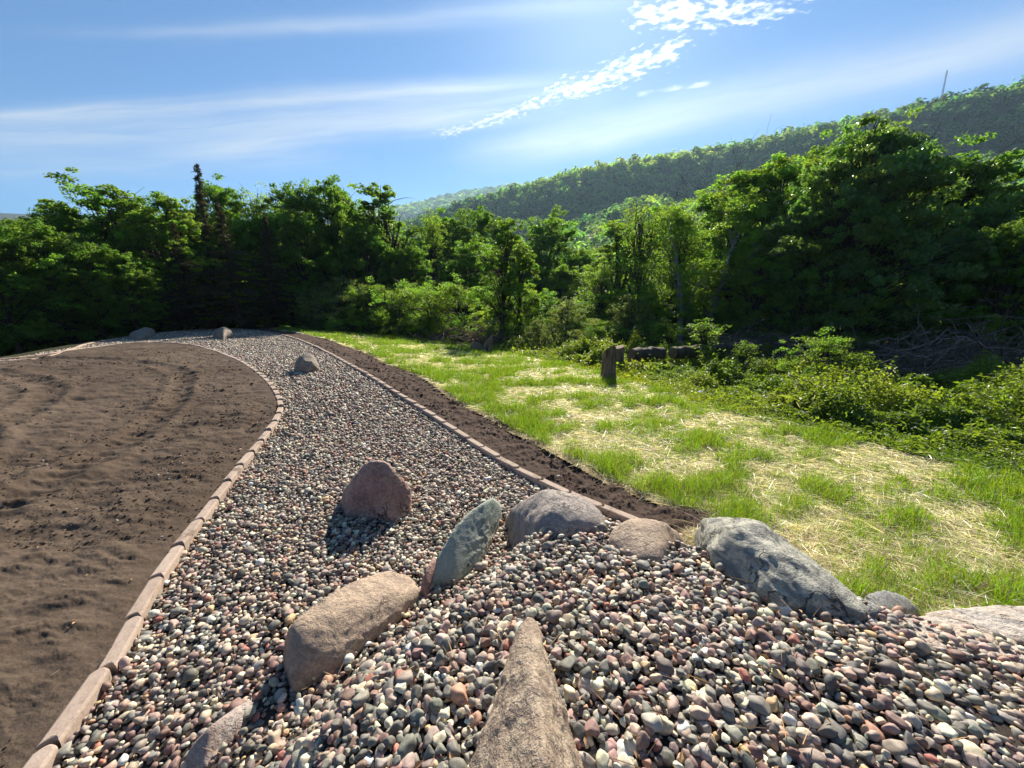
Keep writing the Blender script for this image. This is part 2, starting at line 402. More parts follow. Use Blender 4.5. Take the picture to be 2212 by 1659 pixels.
RM = {
 'red': rock_mat('red_granite', (.34, .20, .165), (.46, .31, .25), (.22, .13, .11), 5),
 'green': rock_mat('green_stone', (.37, .42, .34), (.27, .32, .265), (.47, .50, .42), 7, ((.44, .46, .41), 3.0, .3), .35),
 'grey': rock_mat('grey_pink_granite', (.46, .39, .33), (.36, .31, .285), (.22, .19, .18), 9, None, .6),
 'tan': rock_mat('tan_granite', (.50, .37, .26), (.40, .30, .22), (.30, .22, .17), 7, None, .4),
 'striped': rock_mat('banded_gneiss', (.48, .455, .37), (.35, .34, .28), (.22, .215, .19), 5, ((.14, .145, .14), 2.2, .55), .3, stretch=(1.0, 1.0, 5.0, .5, .35, 0)),
 'white': rock_mat('white_orange_granite', (.50, .45, .39), (.46, .34, .25), (.32, .28, .25), 5, None, .45),
 'wedge': rock_mat('brown_gneiss', (.33, .245, .175), (.15, .11, .09), (.45, .36, .26), 4.5, None, .4),
 'sand': rock_mat('sandy_rock', (.36, .29, .22), (.26, .21, .165), (.18, .15, .12), 9, None, .35),
 'slate': rock_mat('slate_grey', (.28, .285, .28), (.20, .205, .205), (.36, .33, .30), 8, None, .25),
 'pinkflat': rock_mat('pink_rock', (.40, .30, .25), (.50, .45, .41), (.28, .21, .18), 7, None, .4),
}

# ------------------------------------------------------------------ ground sheets
def polar_sheet(name, mat, r0, r1, nr, a0, a1, na, zf, poly=None, grow=0.0, closed=False):
    rr = np.geomspace(r0, r1, nr); aa = np.linspace(a0, a1, na, endpoint=not closed)
    Rg, A = np.meshgrid(rr, aa, indexing='ij'); X, Y = Rg * np.sin(A), Rg * np.cos(A)
    i = np.arange(nr - 1)[:, None] * na; j = np.arange(na if closed else na - 1)[None]; j2 = (j + 1) % na
    Q = np.stack([i + j, i + j2, i + na + j2, i + na + j], -1).reshape(-1, 4)[:, ::-1]
    X, Y = X.ravel(), Y.ravel()
    if poly is not None:
        keep = sdist(X, Y, poly) < grow; Q = Q[keep[Q].all(1)]
        used = np.unique(Q); mp = np.full(len(X), -1); mp[used] = np.arange(len(used)); Q = mp[Q]; X, Y = X[used], Y[used]
    Z = zf(X, Y)
    return mesh(name, np.stack([X, Y, Z], 1), [Q], mat, smooth=True)
g = polar_sheet('ground', M['ground'],   .25, 2100, 470, -math.pi, math.pi, 720, lambda x, y: H(x, y) - .05, closed=True)
tag(g, 'brown woodland floor and hillside running under everything', 'ground', kind='structure')

# outlines, from the picture to the ground
LC = [(60, 1659), (175, 1500), (248, 1400), (303, 1300), (352, 1222), (402, 1152), (455, 1083), (510, 1010), (562, 948), (596, 900), (604, 865), (583, 826),
      (545, 793), (495, 767), (445, 750), (400, 741), (330, 738), (250, 742), (150, 755), (0, 779)]
RC = [(1385, 1122), (1310, 1092), (1200, 1046), (1110, 1003), (1000, 935), (922, 884), (860, 846), (800, 809), (740, 776), (690, 750), (640, 730), (590, 718), (540, 711), (500, 709), (440, 710), (385, 714), (337, 719), (200, 738), (0, 773)]
MG = [(1560, 1112), (1450, 1088), (1330, 1042), (1250, 998), (1130, 937), (1080, 907), (1000, 870), (935, 822), (850, 790), (800, 765), (720, 736), (640, 718), (560, 707)]
LCw = [at(*p, dz=.045) for p in LC]; RCw = [at(*p, dz=.045) for p in RC]; MGw = [at(*p) for p in MG]
dx_, dy_ = LCw[0][0] - LCw[2][0], LCw[0][1] - LCw[2][1]; LCw = [(LCw[0][0] + dx_ * k_, LCw[0][1] + dy_ * k_) for k_ in (3, 1)] + LCw + [(-14.5, 5.0)]
RCw = RCw + [(-16.5, 4.0)]
SOIL = LCw + [(-15, 0), (-15, -4), (-2.1, -4)]
GRAVEL = LCw + [(-17, 4.5)] + RCw[::-1] + [at(1500, 1150), (1.05, 1.95), (1.9, 1.55), (2.5, 1.3), (4.0, .75), (4.0, -1.2), (-2, -1.2)]
MULCH = RCw[:13] + MGw[::-1] + [(1.25, 2.35), (1.0, 2.15)]
EDGE = [at(*p) for p in ((900, 716), (1000, 743), (1130, 773), (1320, 815), (1460, 857), (1600, 900), (1750, 935), (1900, 968), (2050, 1003), (2212, 1042))]
LAWN = MGw + [(-9.5, 20.8)] + EDGE + [(7.0, 2.6), (8.0, .5), (8.0, -1), (4.4, -1), (4.2, .75), (2.6, 1.25), (1.9, 1.5), (1.25, 2.25)]
def soil_z(x, y):
    r = np.hypot(x, y); e = sst(-sdist(x, y, SOIL), 0, .25)
    z = H(x, y, False) + .028
    # tyre and rake marks: shallow curved furrows
    ph = (np.hypot(x + 9.5, y - 1.0) * 5.2 + 3 * fbm(x * .6, y * .6, seed=31))
    fur = (np.sin(ph) * .5 + .5) ** 3 * sst(fbm(x * .35 + 9, y * .35, oct=2, seed=40), -.05, .12)
    z = z + e * (.10 * fbm(x * .7, y * .9, oct=3, seed=21) - .018 * fur)
    rid = np.abs(fbm(x * 2.2 + y * 1.2, y * 4.5 - x * 1.3, oct=4, seed=23))
    z = z + e * .10 * (rid - .1)
    lump = fbm(x * 9, y * 21, oct=5, seed=24, gain=.66); z = z + e * .022 * fbm(x * 2.2 - y * .5, y * 12 + x * 2, oct=4, seed=27, gain=.6)
    for cx, cy, rd in ((-10.5, 1.5, 5.4), (-10.5, 1.5, 6.9), (-7.4, 1.0, 3.3)):
        q_ = np.hypot(x - cx, y - cy) - rd + .3 * fbm(x * .5, y * .5, oct=2, seed=33); an = np.arctan2(y - cy, x - cx)
        trk = np.exp(-(q_ / .13) ** 2); z = z - e * trk * (.024 - .012 * np.sin(an * rd * 42)) + e * .022 * np.exp(-((np.abs(q_) - .21) / .07) ** 2)
    z = z + (.026 * np.clip(lump - .02, 0, 1) + .012 * lump) * (.3 + .7 * e)
    z = z + .05 * np.clip(fbm(x * 3.1, y * 3.4, oct=3, seed=29) - .12, 0, 1) * e
    return z
s = polar_sheet('soil_bed', M['soil'], .5, 20, 760, R(-100), R(-14), 900, soil_z, SOIL, -.02)
tag(s, 'bare brown raked soil inside the left kerb', 'soil', kind='structure')
def mulch_z(x, y):
    return H(x, y, False) + .005 + .10 * sst(-sdist(x, y, MULCH), -.02, .14) * np.clip(fbm(x * 12, y * 12, oct=5, seed=51, gain=.65), -.1, 1) + .05 * fbm(x * 2, y * 2, oct=3, seed=52)
s = polar_sheet('mulch_strip', M['mulch'], 1.5, 26, 620, R(-45), R(45), 900, mulch_z, MULCH, -.005)
tag(s, 'dark crumbly soil strip between the right kerb and the lawn', 'soil', kind='structure')
def lawn_z(x, y): return H(x, y, False) + .015 + .05 * fbm(x * 1.3, y * 1.3, oct=4, seed=61) + .03 * fbm(x * 9, y * 9, oct=3, seed=62)
s = polar_sheet('lawn_ground', M['lawn_soil'], .8, 26, 420, R(-45), R(100), 600, lawn_z, LAWN, .15)
tag(s, 'straw covered ground of the new lawn', 'lawn', kind='structure')

# ------------------------------------------------------------------ river rock
def pebble_protos(sub, n):
    V0, F0 = ICO[sub]; out = []; r_ = np.random.default_rng(11)
    for i in range(n):
        k = r_.integers(7, 13); N = nrm(r_.normal(size=(k, 3))); D = r_.uniform(.62, 1.0, k)
        pw = r_.choice([8, 12, 30, 70])
        s_ = np.maximum(V0 @ N.T, 0) / D
        r = (np.sum(s_ ** pw, 1) + 1e-3) ** (-1 / pw)
        r = np.minimum(r, 1.3); V = V0 * r[:, None]
        V *= (1 + .10 * fbm(V0[:, 0] * 1.7 + i * 9, V0[:, 1] * 1.7, V0[:, 2] * 1.7, 3, i))[:, None]
        V -= V.mean(0); V /= np.abs(V).max(0); V *= [1, r_.uniform(.62, .92), r_.uniform(.34, .72)]
        out.append(V)
    return np.array(out), F0
PAL = np.array([(.125, .128, .118), (.165, .168, .152), (.22, .215, .195), (.29, .275, .24), (.085, .087, .088), (.18, .115, .10), (.23, .15, .14),
                (.30, .225, .20), (.50, .42, .31), (.58, .51, .40), (.44, .38, .30), (.27, .225, .19), (.15, .16, .145), (.33, .20, .14), (.46, .33, .17), (.18, .145, .14), (.30, .12, .09)])
PW = np.array([9, 9, 9, 9, 6, 7, 7, 8, 8, 7, 11, 9, 6, 4, 1.8, 7, 1.2]); PW = PW / PW.sum()
def rot_mats(n, tilt):
    a = rng.uniform(0, 2 * np.pi, n); t = np.abs(rng.normal(0, tilt, n)); b = rng.uniform(0, 2 * np.pi, n)
    ca, sa = np.cos(a), np.sin(a); z = np.zeros(n); o = np.ones(n)
    Rz = np.stack([np.stack([ca, -sa, z], -1), np.stack([sa, ca, z], -1), np.stack([z, z, o], -1)], 1)
    ax = np.stack([np.cos(b), np.sin(b), z], -1); K = np.zeros((n, 3, 3))
    K[:, 0, 1], K[:, 0, 2], K[:, 1, 0], K[:, 1, 2], K[:, 2, 0], K[:, 2, 1] = -ax[:, 2], ax[:, 1], ax[:, 2], -ax[:, 0], -ax[:, 1], ax[:, 0]
    Rt = np.eye(3) + np.sin(t)[:, None, None] * K + (1 - np.cos(t))[:, None, None] * (K @ K)
    return Rt @ Rz
PROTO = {k: pebble_protos(k, 14) for k in (1, 2, 3)}
def emit_stones(acc, X, Y, Z, size, sub, tilt=.45):
    Pv, F0 = PROTO[sub]; n = len(X)
    if n == 0: return
    V = Pv[rng.integers(0, len(Pv), n)] * size[:, None, None]
    V = np.einsum('nij,nkj->nki', rot_mats(n, tilt), V) + np.stack([X, Y, Z], -1)[:, None]
    c = PAL[rng.choice(len(PAL), n, p=PW)] * rng.uniform(.8, 1.2, (n, 1)) * rng.uniform(.94, 1.06, (n, 3)) * [1.38, 1.29, 1.19]; c = c + (c.mean(1, keepdims=True) * [1.06, 1.0, .95] - c) * .20; c = (c / .25) ** 1.12 * .25; c = np.minimum(c, .70)
    nv = Pv.shape[1]
    acc.add(V.reshape(-1, 3), [(F0[None] + (np.arange(n) * nv)[:, None, None]).reshape(-1, 3)], np.repeat(c, nv, 0))
def scatter(poly, step, x0, x1, y0, y1, cond):
    gx, gy = np.meshgrid(np.arange(x0, x1, step), np.arange(y0, y1, step * .87)); gx = gx + (np.arange(gx.shape[0]) % 2)[:, None] * step / 2
    X = (gx + rng.uniform(-.32, .32, gx.shape) * step).ravel(); Y = (gy + rng.uniform(-.32, .32, gy.shape) * step).ravel()
    k = cond(X, Y); X, Y = X[k], Y[k]; k = sdist(X, Y, poly) < -.035
    return X[k], Y[k]
def inview(X, Y, m=.12):
    az = np.arctan2(X, Y + 1.2); return (az > R(-64)) & (az < R(74))
acc = Acc()
for r0, r1, sub, st in ((0, 1.5, 3, .0245), (1.5, 5.0, 2, .0265), (5.0, 40, 1, .038)):
    for lay, (f, dz_, pr) in enumerate(((1.0, .0, 1.0), (1.4, .014, .62))):
        if lay and r0 > 4: pr = .6
        lo, hi = (-17, 4) if r1 > 10 else (-r1 - .1, r1 + .1)
        X, Y = scatter(GRAVEL, st * f, max(lo, -17), min(hi, 4.1), -.5 if r1 < 2 else 0, min(23, r1 + .2),
                       lambda X, Y: (np.hypot(X, Y) >= r0) & (np.hypot(X, Y) < r1) & inview(X, Y) & (rng.uniform(size=X.shape) < pr))
        sz = (.0152 if r0 < 4 else .0195) * np.exp(np.clip(rng.normal(-.03, .34, len(X)), -.8, .75)) * (1.0 + .12 * lay) * (1 + .0 * X) * np.where(mound(X, Y) > .2, .98, .95)
        Z = H(X, Y) + dz_ + rng.uniform(-.008, .008, len(X)) - .017 + .022 * fbm(X * 3, Y * 3, oct=2, seed=71)
        emit_stones(acc, X, Y, Z, sz, sub, .5)
print('stones verts', acc.n)
gravel = acc.build('gravel', M['rock'], smooth=True)
tag(gravel, 'rounded multicoloured river rock filling the path and the mound', 'gravel', kind='stuff')
bedm = polar_sheet('gravel_bed', M['bed'], .25, 24, 260, -math.pi, math.pi, 500, lambda x, y: H(x, y) - .022, GRAVEL, -.03, closed=True)
tag(bedm, 'dark grit under the river rock', 'ground', kind='structure')

# ------------------------------------------------------------------ edging bricks
def brick_mesh():
    L, Wd, Hh = .295, .068, .10; n = 9
    th = np.linspace(-1, 1, n); bul = .024 * (1 - th ** 2)
    front = [(L / 2 - .024 + b_, t_ * Wd / 2) for t_, b_ in zip(th, bul)]; back = [(-L / 2 - .024 + b_ + .004, t_ * Wd / 2) for t_, b_ in zip(th, bul)][::-1]
    out = np.array(front + back); k = len(out); c = out.mean(0)
    def ring(ins, z): return np.column_stack([c[0] + (out[:, 0] - c[0]) * (1 - ins / (L / 2)), c[1] + (out[:, 1] - c[1]) * (1 - ins / (Wd / 2)), np.full(k, z)])
    V = np.concatenate([ring(0, -Hh), ring(0, -.010), ring(.003, -.003), ring(.009, 0)])
    Fq = []
    for j in range(3):
        for i in range(k): Fq.append((j * k + i, j * k + (i + 1) % k, (j + 1) * k + (i + 1) % k, (j + 1) * k + i))
    return V, [np.array(Fq), np.array([[3 * k + i for i in range(k)]])]
bv, bf = brick_mesh(); bproto = None
def resample(pts, step):
    p = np.array(pts); # smooth by Catmull-Rom
    out = []
    for i in range(len(p) - 1):
        p0, p1, p2, p3 = p[max(i - 1, 0)], p[i], p[i + 1], p[min(i + 2, len(p) - 1)]
        for t_ in np.linspace(0, 1, 24, endpoint=False):
            out.append(.5 * ((2 * p1) + (-p0 + p2) * t_ + (2 * p0 - 5 * p1 + 4 * p2 - p3) * t_ ** 2 + (-p0 + 3 * p1 - 3 * p2 + p3) * t_ ** 3))
    out.append(p[-1]); out = np.array(out); s_ = np.concatenate([[0], np.cumsum(np.linalg.norm(np.diff(out, axis=0), axis=1))])
    q = np.arange(step / 2, s_[-1], step); return np.column_stack([np.interp(q, s_, out[:, 0]), np.interp(q, s_, out[:, 1])]), np.column_stack([np.interp(q + .02, s_, out[:, 0]) - np.interp(q - .02, s_, out[:, 0]), np.interp(q + .02, s_, out[:, 1]) - np.interp(q - .02, s_, out[:, 1])])
def kerb(pts, stretches, top, step=.309, rmax=40, flip=1):
    global bproto
    C_, D_ = resample(pts, step)
    for (x, y), (dx_, dy_) in zip(C_, D_):
        r = math.hypot(x, y); az = math.degrees(math.atan2(x, y))
        if az < -66 or y < .35: continue
        if bproto is None:
            o = mesh('edging_brick', bv, bf, M['brick']); bproto = o
        else: o = bproto.copy(); COL.objects.link(o)
        z = H(np.array([x - .15, x + .15, x]), np.array([y, y, y]), False)
        o.location = (x, y, z[2] + top + random.uniform(-.006, .006)); o.rotation_euler = (random.uniform(-.03, .03), random.uniform(-.015, .015) , math.atan2(dy_ * flip, dx_ * flip) + random.uniform(-.03, .03))
        for rm, lab, grp in stretches:
            if r < rm: tag(o, lab, 'edging brick', grp); break
kerb(LCw, [(4.2, 'tan concrete edging brick in the straight near run between raked soil and river rock', 'edging bricks of the near left kerb'),
           (9.5, 'tan concrete edging brick on the bend of the kerb around the raked soil', 'edging bricks of the left bend'),
           (99, 'tan concrete edging brick in the far run of kerb along the back of the soil', 'edging bricks of the far soil kerb')], .036)
kerb(RCw, [(5.0, 'reddish tan edging brick in the near run beside the dark soil strip', 'edging bricks of the near right kerb'),
           (12.0, 'reddish tan edging brick in the middle run of kerb below the lawn', 'edging bricks of the middle right kerb'),
           (99, 'tan edging brick of the farthest kerb on the crest before the trees', 'edging bricks on the crest')], .036, flip=-1)

# ------------------------------------------------------------------ boulders
def hull_rock(name, pts, mat, label, cat='boulder', group=None, sub=6, k=16, amp=.06, seed=0, freq=2.2, crag=.0):
    bm = bmesh.new(); P_ = np.array(pts, float); lo, hi = P_.min(0), P_.max(0); c = (lo + hi) / 2; sc = (hi - lo) / 2
    Q = (P_ - c) / sc
    for q in Q: bm.verts.new(q)
    r = bmesh.ops.convex_hull(bm, input=bm.verts); bm.normal_update()
    cen = Q.mean(0); pl = []
    for f in bm.faces:
        n = np.array(f.normal[:]); d = float(np.dot(n, np.array(f.verts[0].co[:]) - cen))
        if d < 0: n, d = -n, -d
        if d > 1e-3: pl.append((*n, d))
    bm.free(); pl = np.unique(np.round(np.array(pl), 3), axis=0)
    V0, F0 = ICO[sub]; s_ = np.maximum(V0 @ pl[:, :3].T, 0) / pl[:, 3]
    r = np.sum(s_ ** k, 1) ** (-1 / k)
    V = V0 * r[:, None]; V = (V - V.min(0)) / (V.max(0) - V.min(0)) * 2 - 1; V = V * sc + c
    size = sc.mean(); Vn = (V - c) / size
    nn = nrm(V0 / sc)
    d = amp * size * 2 * (fbm(Vn[:, 0] * freq + seed, Vn[:, 1] * freq, Vn[:, 2] * freq, 5, seed, .55))
    if crag: d -= crag * size * np.abs(fbm(Vn[:, 0] * freq * 1.7, Vn[:, 1] * freq * 1.7 + seed, Vn[:, 2] * freq * 2.6, 3, seed + 5)) * 1.6
    d += amp * size * .7 * fbm(Vn[:, 0] * 6 + seed, Vn[:, 1] * 6, Vn[:, 2] * 6, 6, seed + 3, .62)
    V = V + nn * d[:, None]
    base = np.array([c[0], c[1], V[:, 2].min()])
    o = mesh(name, V - base, [F0], mat, smooth=True, loc=base)
    return tag(o, label, cat, group)
def lay(low, up, dn=.28):
    """points of a stone: low = outline where it meets the gravel, up = skyline with how far behind the low outline it lies"""
    lw = [(u, v, at(u, v, True, dz=.008)[1]) for u, v in low]; us = np.array([q[0] for q in lw]); o_ = np.argsort(us); us = us[o_]; ys = np.array([q[2] for q in lw])[o_]
    pts = [P(u, v, y - .01) for u, v, y in lw] + [P(u, v, np.interp(u, us, ys) + d) for u, v, d in up]
    return pts + [(x, y, z - dn) for x, y, z in pts]
hull_rock('boulder', lay([(733, 1085), (745, 1108), (850, 1120), (886, 1104)], [(735, 1070, .05), (786, 1002, .18), (808, 996, .12), (830, 994, .22), (842, 1003, .12), (866, 1028, .14), (888, 1052, .10), (838, 1058, .03), (770, 1030, .10), (760, 1040, .4), (870, 1060, .4)], .12),
          RM['red'], 'large reddish brown granite boulder standing alone on the path gravel', seed=3, k=26, crag=.05)
hull_rock('boulder', lay([(928, 1258), (985, 1250), (1042, 1205), (1075, 1140), (1084, 1118)], [(932, 1225, .08), (975, 1148, .16), (1008, 1108, .22), (1048, 1082, .2), (1066, 1072, .12), (1084, 1085, .05), (1080, 1105, .02)], .2),
          RM['green'], 'smooth grey green slab of stone leaning out of the gravel', seed=8, k=60, amp=.035, crag=.04)
hull_rock('boulder', lay([(1088, 1120), (1150, 1158), (1230, 1150), (1312, 1128)], [(1090, 1092, .1), (1130, 1070, .28), (1190, 1058, .36), (1245, 1063, .33), (1290, 1085, .22), (1312, 1110, .08), (1200, 1075, .15)]),
          RM['grey'], 'rounded speckled grey and pink granite boulder at the end of the right kerb', seed=12, k=9).location.z -= .022
hull_rock('boulder', lay([(1316, 1165), (1370, 1208), (1440, 1212), (1492, 1172)], [(1318, 1145, .06), (1340, 1128, .18), (1390, 1121, .25), (1448, 1135, .2), (1490, 1162, .06)]),
          RM['tan'], 'low rounded tan boulder in front of the last kerb brick', seed=17, k=9).location.z -= .022
hull_rock('boulder', lay([(1500, 1165), (1530, 1200), (1600, 1250), (1690, 1302), (1780, 1305), (1875, 1328)], [(1500, 1148, .06), (1525, 1122, .2), (1590, 1114, .32), (1655, 1128, .36), (1705, 1165, .34), (1800, 1245, .22), (1882, 1312, .05), (1600, 1150, .12), (1700, 1222, .09), (1560, 1190, .05)]),
          RM['striped'], 'big grey green banded boulder beside the straw and the lawn', seed=23, k=44, amp=.055, crag=.09)
hull_rock('flat_stone', lay([(1872, 1318), (1900, 1328), (1995, 1322)], [(1870, 1283, .12), (1930, 1277, .22), (1985, 1300, .1)]),
          RM['slate'], 'flat slate grey stone behind the tip of the banded boulder', 'stone', seed=27, k=18, sub=5)
hull_rock('boulder', lay([(1885, 1338), (1960, 1372), (2060, 1398), (2180, 1412), (2320, 1430)], [(1888, 1326, .03), (1990, 1322, .14), (2070, 1318, .2), (2140, 1300, .26), (2200, 1288, .3), (2330, 1300, .3)]),
          RM['white'], 'wide flat white and orange boulder at the right edge of the gravel', seed=31, k=14, amp=.09).location.z -= .03
hull_rock('boulder', lay([(612, 1440), (628, 1485), (745, 1418), (800, 1330), (906, 1285)], [(610, 1375, .06), (640, 1345, .12), (700, 1295, .22), (762, 1254, .28), (840, 1228, .26), (888, 1240, .16), (906, 1266, .04), (690, 1360, .08)]),
          RM['tan'], 'long tan granite boulder half buried where the gravel mound drops to the path', seed=37, k=18, amp=.065, crag=.04)
hull_rock('boulder', [P(1122, 1352, 1.06), P(1150, 1338, 1.08), P(1172, 1368, 1.03), P(1212, 1500, .86), P(1258, 1659, .69), P(1290, 1780, .60), P(1180, 1640, .58), P(1135, 1440, .88), P(1070, 1530, .82), P(1022, 1659, .69), P(990, 1780, .60), P(1105, 1410, .96),
                      P(1160, 1780, .5), (.10, 1.15, .1), (-.2, .65, .1), (.2, .65, .1), (0, .45, .1), (.03, 1.2, .2)],
          RM['wedge'], 'pointed brown wedge shaped boulder rising from the foreground gravel', seed=41, k=40, amp=.06, crag=.07)
hull_rock('boulder', lay([(636, 801), (665, 806), (691, 800)], [(636, 784, .10), (645, 770, .2), (656, 763, .3), (672, 763, .3), (682, 772, .25), (686, 784, .15), (692, 797, .1), (655, 778, .05), (675, 782, .05)], .12),
          RM['sand'], 'small craggy grey brown rock on the gravel near the bend of the path', 'rock', seed=43, sub=5, k=24, amp=.06, crag=.05)
hull_rock('boulder', lay([(279, 731), (300, 735), (335, 727)], [(279, 722, .2), (292, 715, .5), (320, 707, .6), (333, 713, .4), (336, 722, .1)], .1),
          RM['sand'], 'pale angular rock farthest left on the crest gravel', 'rock', seed=47, sub=5, k=20, amp=.08)
hull_rock('boulder', lay([(461, 728), (480, 734), (501, 729)], [(460, 718, .2), (470, 710, .5), (485, 707, .6), (499, 713, .4), (502, 722, .1)], .1),
          RM['sand'], 'pale rounded rock on the gravel at the top of the path', 'rock', seed=48, sub=5, k=12, amp=.06)
hull_rock('flat_stone', lay([(385, 1640), (430, 1659), (520, 1560), (560, 1500)], [(400, 1600, .03), (455, 1550, .05), (530, 1495, .06), (555, 1492, .02)], .1),
          RM['pinkflat'], 'pinkish flat stone almost buried in the river rock at the lower left', 'stone', seed=53, sub=5, k=14).location.z -= .042
hull_rock('flat_stone', lay([(908, 1275), (920, 1280), (935, 1250)], [(912, 1250, .03), (925, 1222, .06), (938, 1198, .1), (943, 1215, .04)], .15),
          RM['red'], 'thin reddish stone wedged against the left side of the green slab', 'stone', seed=57, sub=4, k=14)
# loose pebbles lying apart from the rest
def loose(u, v, D, size, colr, label):
    x, y, z = P(u, v, D); a = Acc(); Pv, F0 = PROTO[3]; Vv = Pv[random.randrange(14)] * size
    a.add(Vv, [F0], colr); o = a.build('pebble', M['rock'], smooth=True, loc=(x, y, z)); o.rotation_euler = (.1, .1, random.uniform(0, 6)); return tag(o, label, 'pebble', 'loose pebbles lying apart')
gx, gy = at(1232, 1041); loose(1207, 1030, gy + .02, .024, (.42, .36, .29), 'single cream pebble sitting on top of the right kerb')
loose(2, 2, 1, .001, (.4, .3, .3), 'x') if False else None
for u, v, c_, l_ in ((2020, 1215, 0, 0),): pass
gx, gy = at(1800, 1195); loose(1797, 1193, gy, .030, (.20, .15, .17), 'purplish pebble lying on the straw beside the banded boulder')
gx, gy = at(1812, 1203); loose(1811, 1201, gy, .024, (.13, .11, .12), 'dark pebble lying on the straw next to the purplish one')
gx, gy = at(50, 1512); loose(50, 1510, gy, .028, (.34, .27, .24), 'pinkish pebble alone on the bare soil at the lower left')

# ------------------------------------------------------------------ clods on the soil and the mulch
def clods(poly, n, r0, r1, a0, a1, zf, smin, smax, colr, acc, squash=.6):
    rr = r0 * (r1 / r0) ** rng.uniform(size=n); aa = rng.uniform(a0, a1, n); X, Y = rr * np.sin(aa), rr * np.cos(aa)
    k = (sdist(X, Y, poly) < -.03) & (fbm(X * 1.6, Y * 1.6, oct=3, seed=81) > -.03); X, Y, rr = X[k], Y[k], rr[k]; n = len(X)
    Pv, F0 = PROTO[1]; sz = smin * (smax / smin) ** (rng.uniform(size=n) ** 2.2) * np.sqrt(rr / 2.0)
    V = Pv[rng.integers(0, 14, n)] * sz[:, None, None]; V = np.einsum('nij,nkj->nki', rot_mats(n, 1.0), V) * [1, 1, squash + .3] + np.stack([X, Y, zf(X, Y)], -1)[:, None]
    c = np.array(colr) * rng.uniform(.6, 1.3, (n, 1)); nv = Pv.shape[1]
    acc.add(V.reshape(-1, 3), [(F0[None] + (np.arange(n) * nv)[:, None, None]).reshape(-1, 3)], np.repeat(c, nv, 0))
M['clod'] = simple('soil_clod', (.8, .8, .8), (1.2, 1.2, 1.2), 60, 1.0, .6, .004, useattr=True, spec=.1)
a = Acc(); clods(SOIL, 42000, 1.2, 14, R(-62), R(-14), soil_z, .0018, .012, (.095, .066, .047), a)
clods(SOIL, 260, 1.3, 12, R(-62), R(-14), lambda x, y: soil_z(x, y) + .004, .005, .010, (.42, .36, .30), a)
tag(a.build('soil_clods', M['clod'], smooth=False), 'crumbs and clods of brown soil scattered over the bare ground', 'soil', kind='stuff')
a = Acc(); clods(MULCH, 26000, 1.8, 16, R(-32), R(38), mulch_z, .005, .020, (.07, .048, .038), a)
tag(a.build('mulch_crumbs', M['clod'], smooth=False), 'dark crumbs of soil in the strip beside the right kerb', 'soil', kind='stuff')

# ------------------------------------------------------------------ lawn: straw and grass
def lawn_tone(X, Y):
    """how green the lawn is: high in clumps, low where straw shows"""
    a = fbm((X + Y * .5) * 1.4, (Y - X * .6) * 3.4, oct=3, seed=91); b = fbm(X * 6.0, Y * 6.0, oct=4, seed=92)
    r = np.hypot(X, Y)
    edge = sst(-sdist(X, Y, MULCH), -.5, -.1)
    near_right = sst(r, 3.4, 2.2)
    return a * 1.1 + b * .8 + .12 * edge + .05 - .13 * near_right
def grid_pts(n, r0, r1, a0, a1, poly, grow, p=1.0):
    u = rng.uniform(size=n); rr = (r0 ** p + u * (r1 ** p - r0 ** p)) ** (1 / p); aa = rng.uniform(a0, a1, n)
    X, Y = rr * np.sin(aa), rr * np.cos(aa); k = sdist(X, Y, poly) < grow; return X[k], Y[k], rr[k]
def ribbons(acc, X, Y, Z, L, w, az, el, colr, bend=.3, droop=True):
    """tapered blades of two segments"""
    n = len(X); b0 = np.stack([X, Y, Z], -1); d = np.stack([np.cos(az) * np.cos(el), np.sin(az) * np.cos(el), np.sin(el)], -1)
    side = np.stack([-np.sin(az), np.cos(az), np.zeros(n)], -1); roll = rng.uniform(-1.2, 1.2, n)[:, None]; up = np.cross(d, side); side = side * np.cos(roll) + up * np.sin(roll)
    L_ = L[:, None]; m_ = b0 + d * L_ * .55; d2 = d.copy(); d2[:, 2] -= bend; d2[:, :2] *= 1 + bend; d2 = nrm(d2); t_ = m_ + d2 * L_ * .5
    w_ = w[:, None] * .5
    V = np.stack([b0 - side * w_, b0 + side * w_, m_ + side * w_ * .9, m_ - side * w_ * .9, t_], 1).reshape(-1, 3); i = np.arange(n)[:, None] * 5
    acc.add(V, [i + [[0, 1, 2, 3]], i + [[3, 2, 4]]], np.repeat(colr, 5, 0))
a = Acc()
X, Y, rr = grid_pts(400000, 1.4, 20, R(-42), R(85), LAWN, .12, .9)
k = (lawn_tone(X, Y) < .13 + rng.normal(0, .13, len(X))); X, Y, rr = X[k], Y[k], rr[k]; n = len(X)
sc_ = np.clip(rr / 4, .7, 4)
ribbons(a, X, Y, lawn_z(X, Y) + rng.uniform(0, .03, n) * np.minimum(sc_, 1.3), rng.uniform(.06, .19, n), .0026 * sc_ * rng.uniform(.6, 1.5, n), rng.uniform(0, 2 * np.pi, n), rng.normal(.04, .17, n),
        rng.uniform(.65, 1.25, (n, 1)) * np.array([1, .97, .9]) * rng.uniform(.94, 1.06, (n, 3)), .15)
tag(a.build('straw_mulch', M['straw'], smooth=False), 'pale cut straw strewn over the seeded lawn', 'straw', kind='stuff')
a = Acc()
X, Y, rr = grid_pts(760000, 1.4, 21, R(-42), R(85), LAWN, .05, .9)
tn = lawn_tone(X, Y); k = (tn > -.06 + rng.normal(0, .10, len(X))) | (rng.uniform(size=len(X)) < .28); X, Y, rr, tn = X[k], Y[k], rr[k], tn[k]; n = len(X)
sc_ = np.clip(rr / 4, .7, 4)
hh = (.042 + .092 * sst(tn, -.05, .28)) * rng.uniform(.6, 1.3, n)
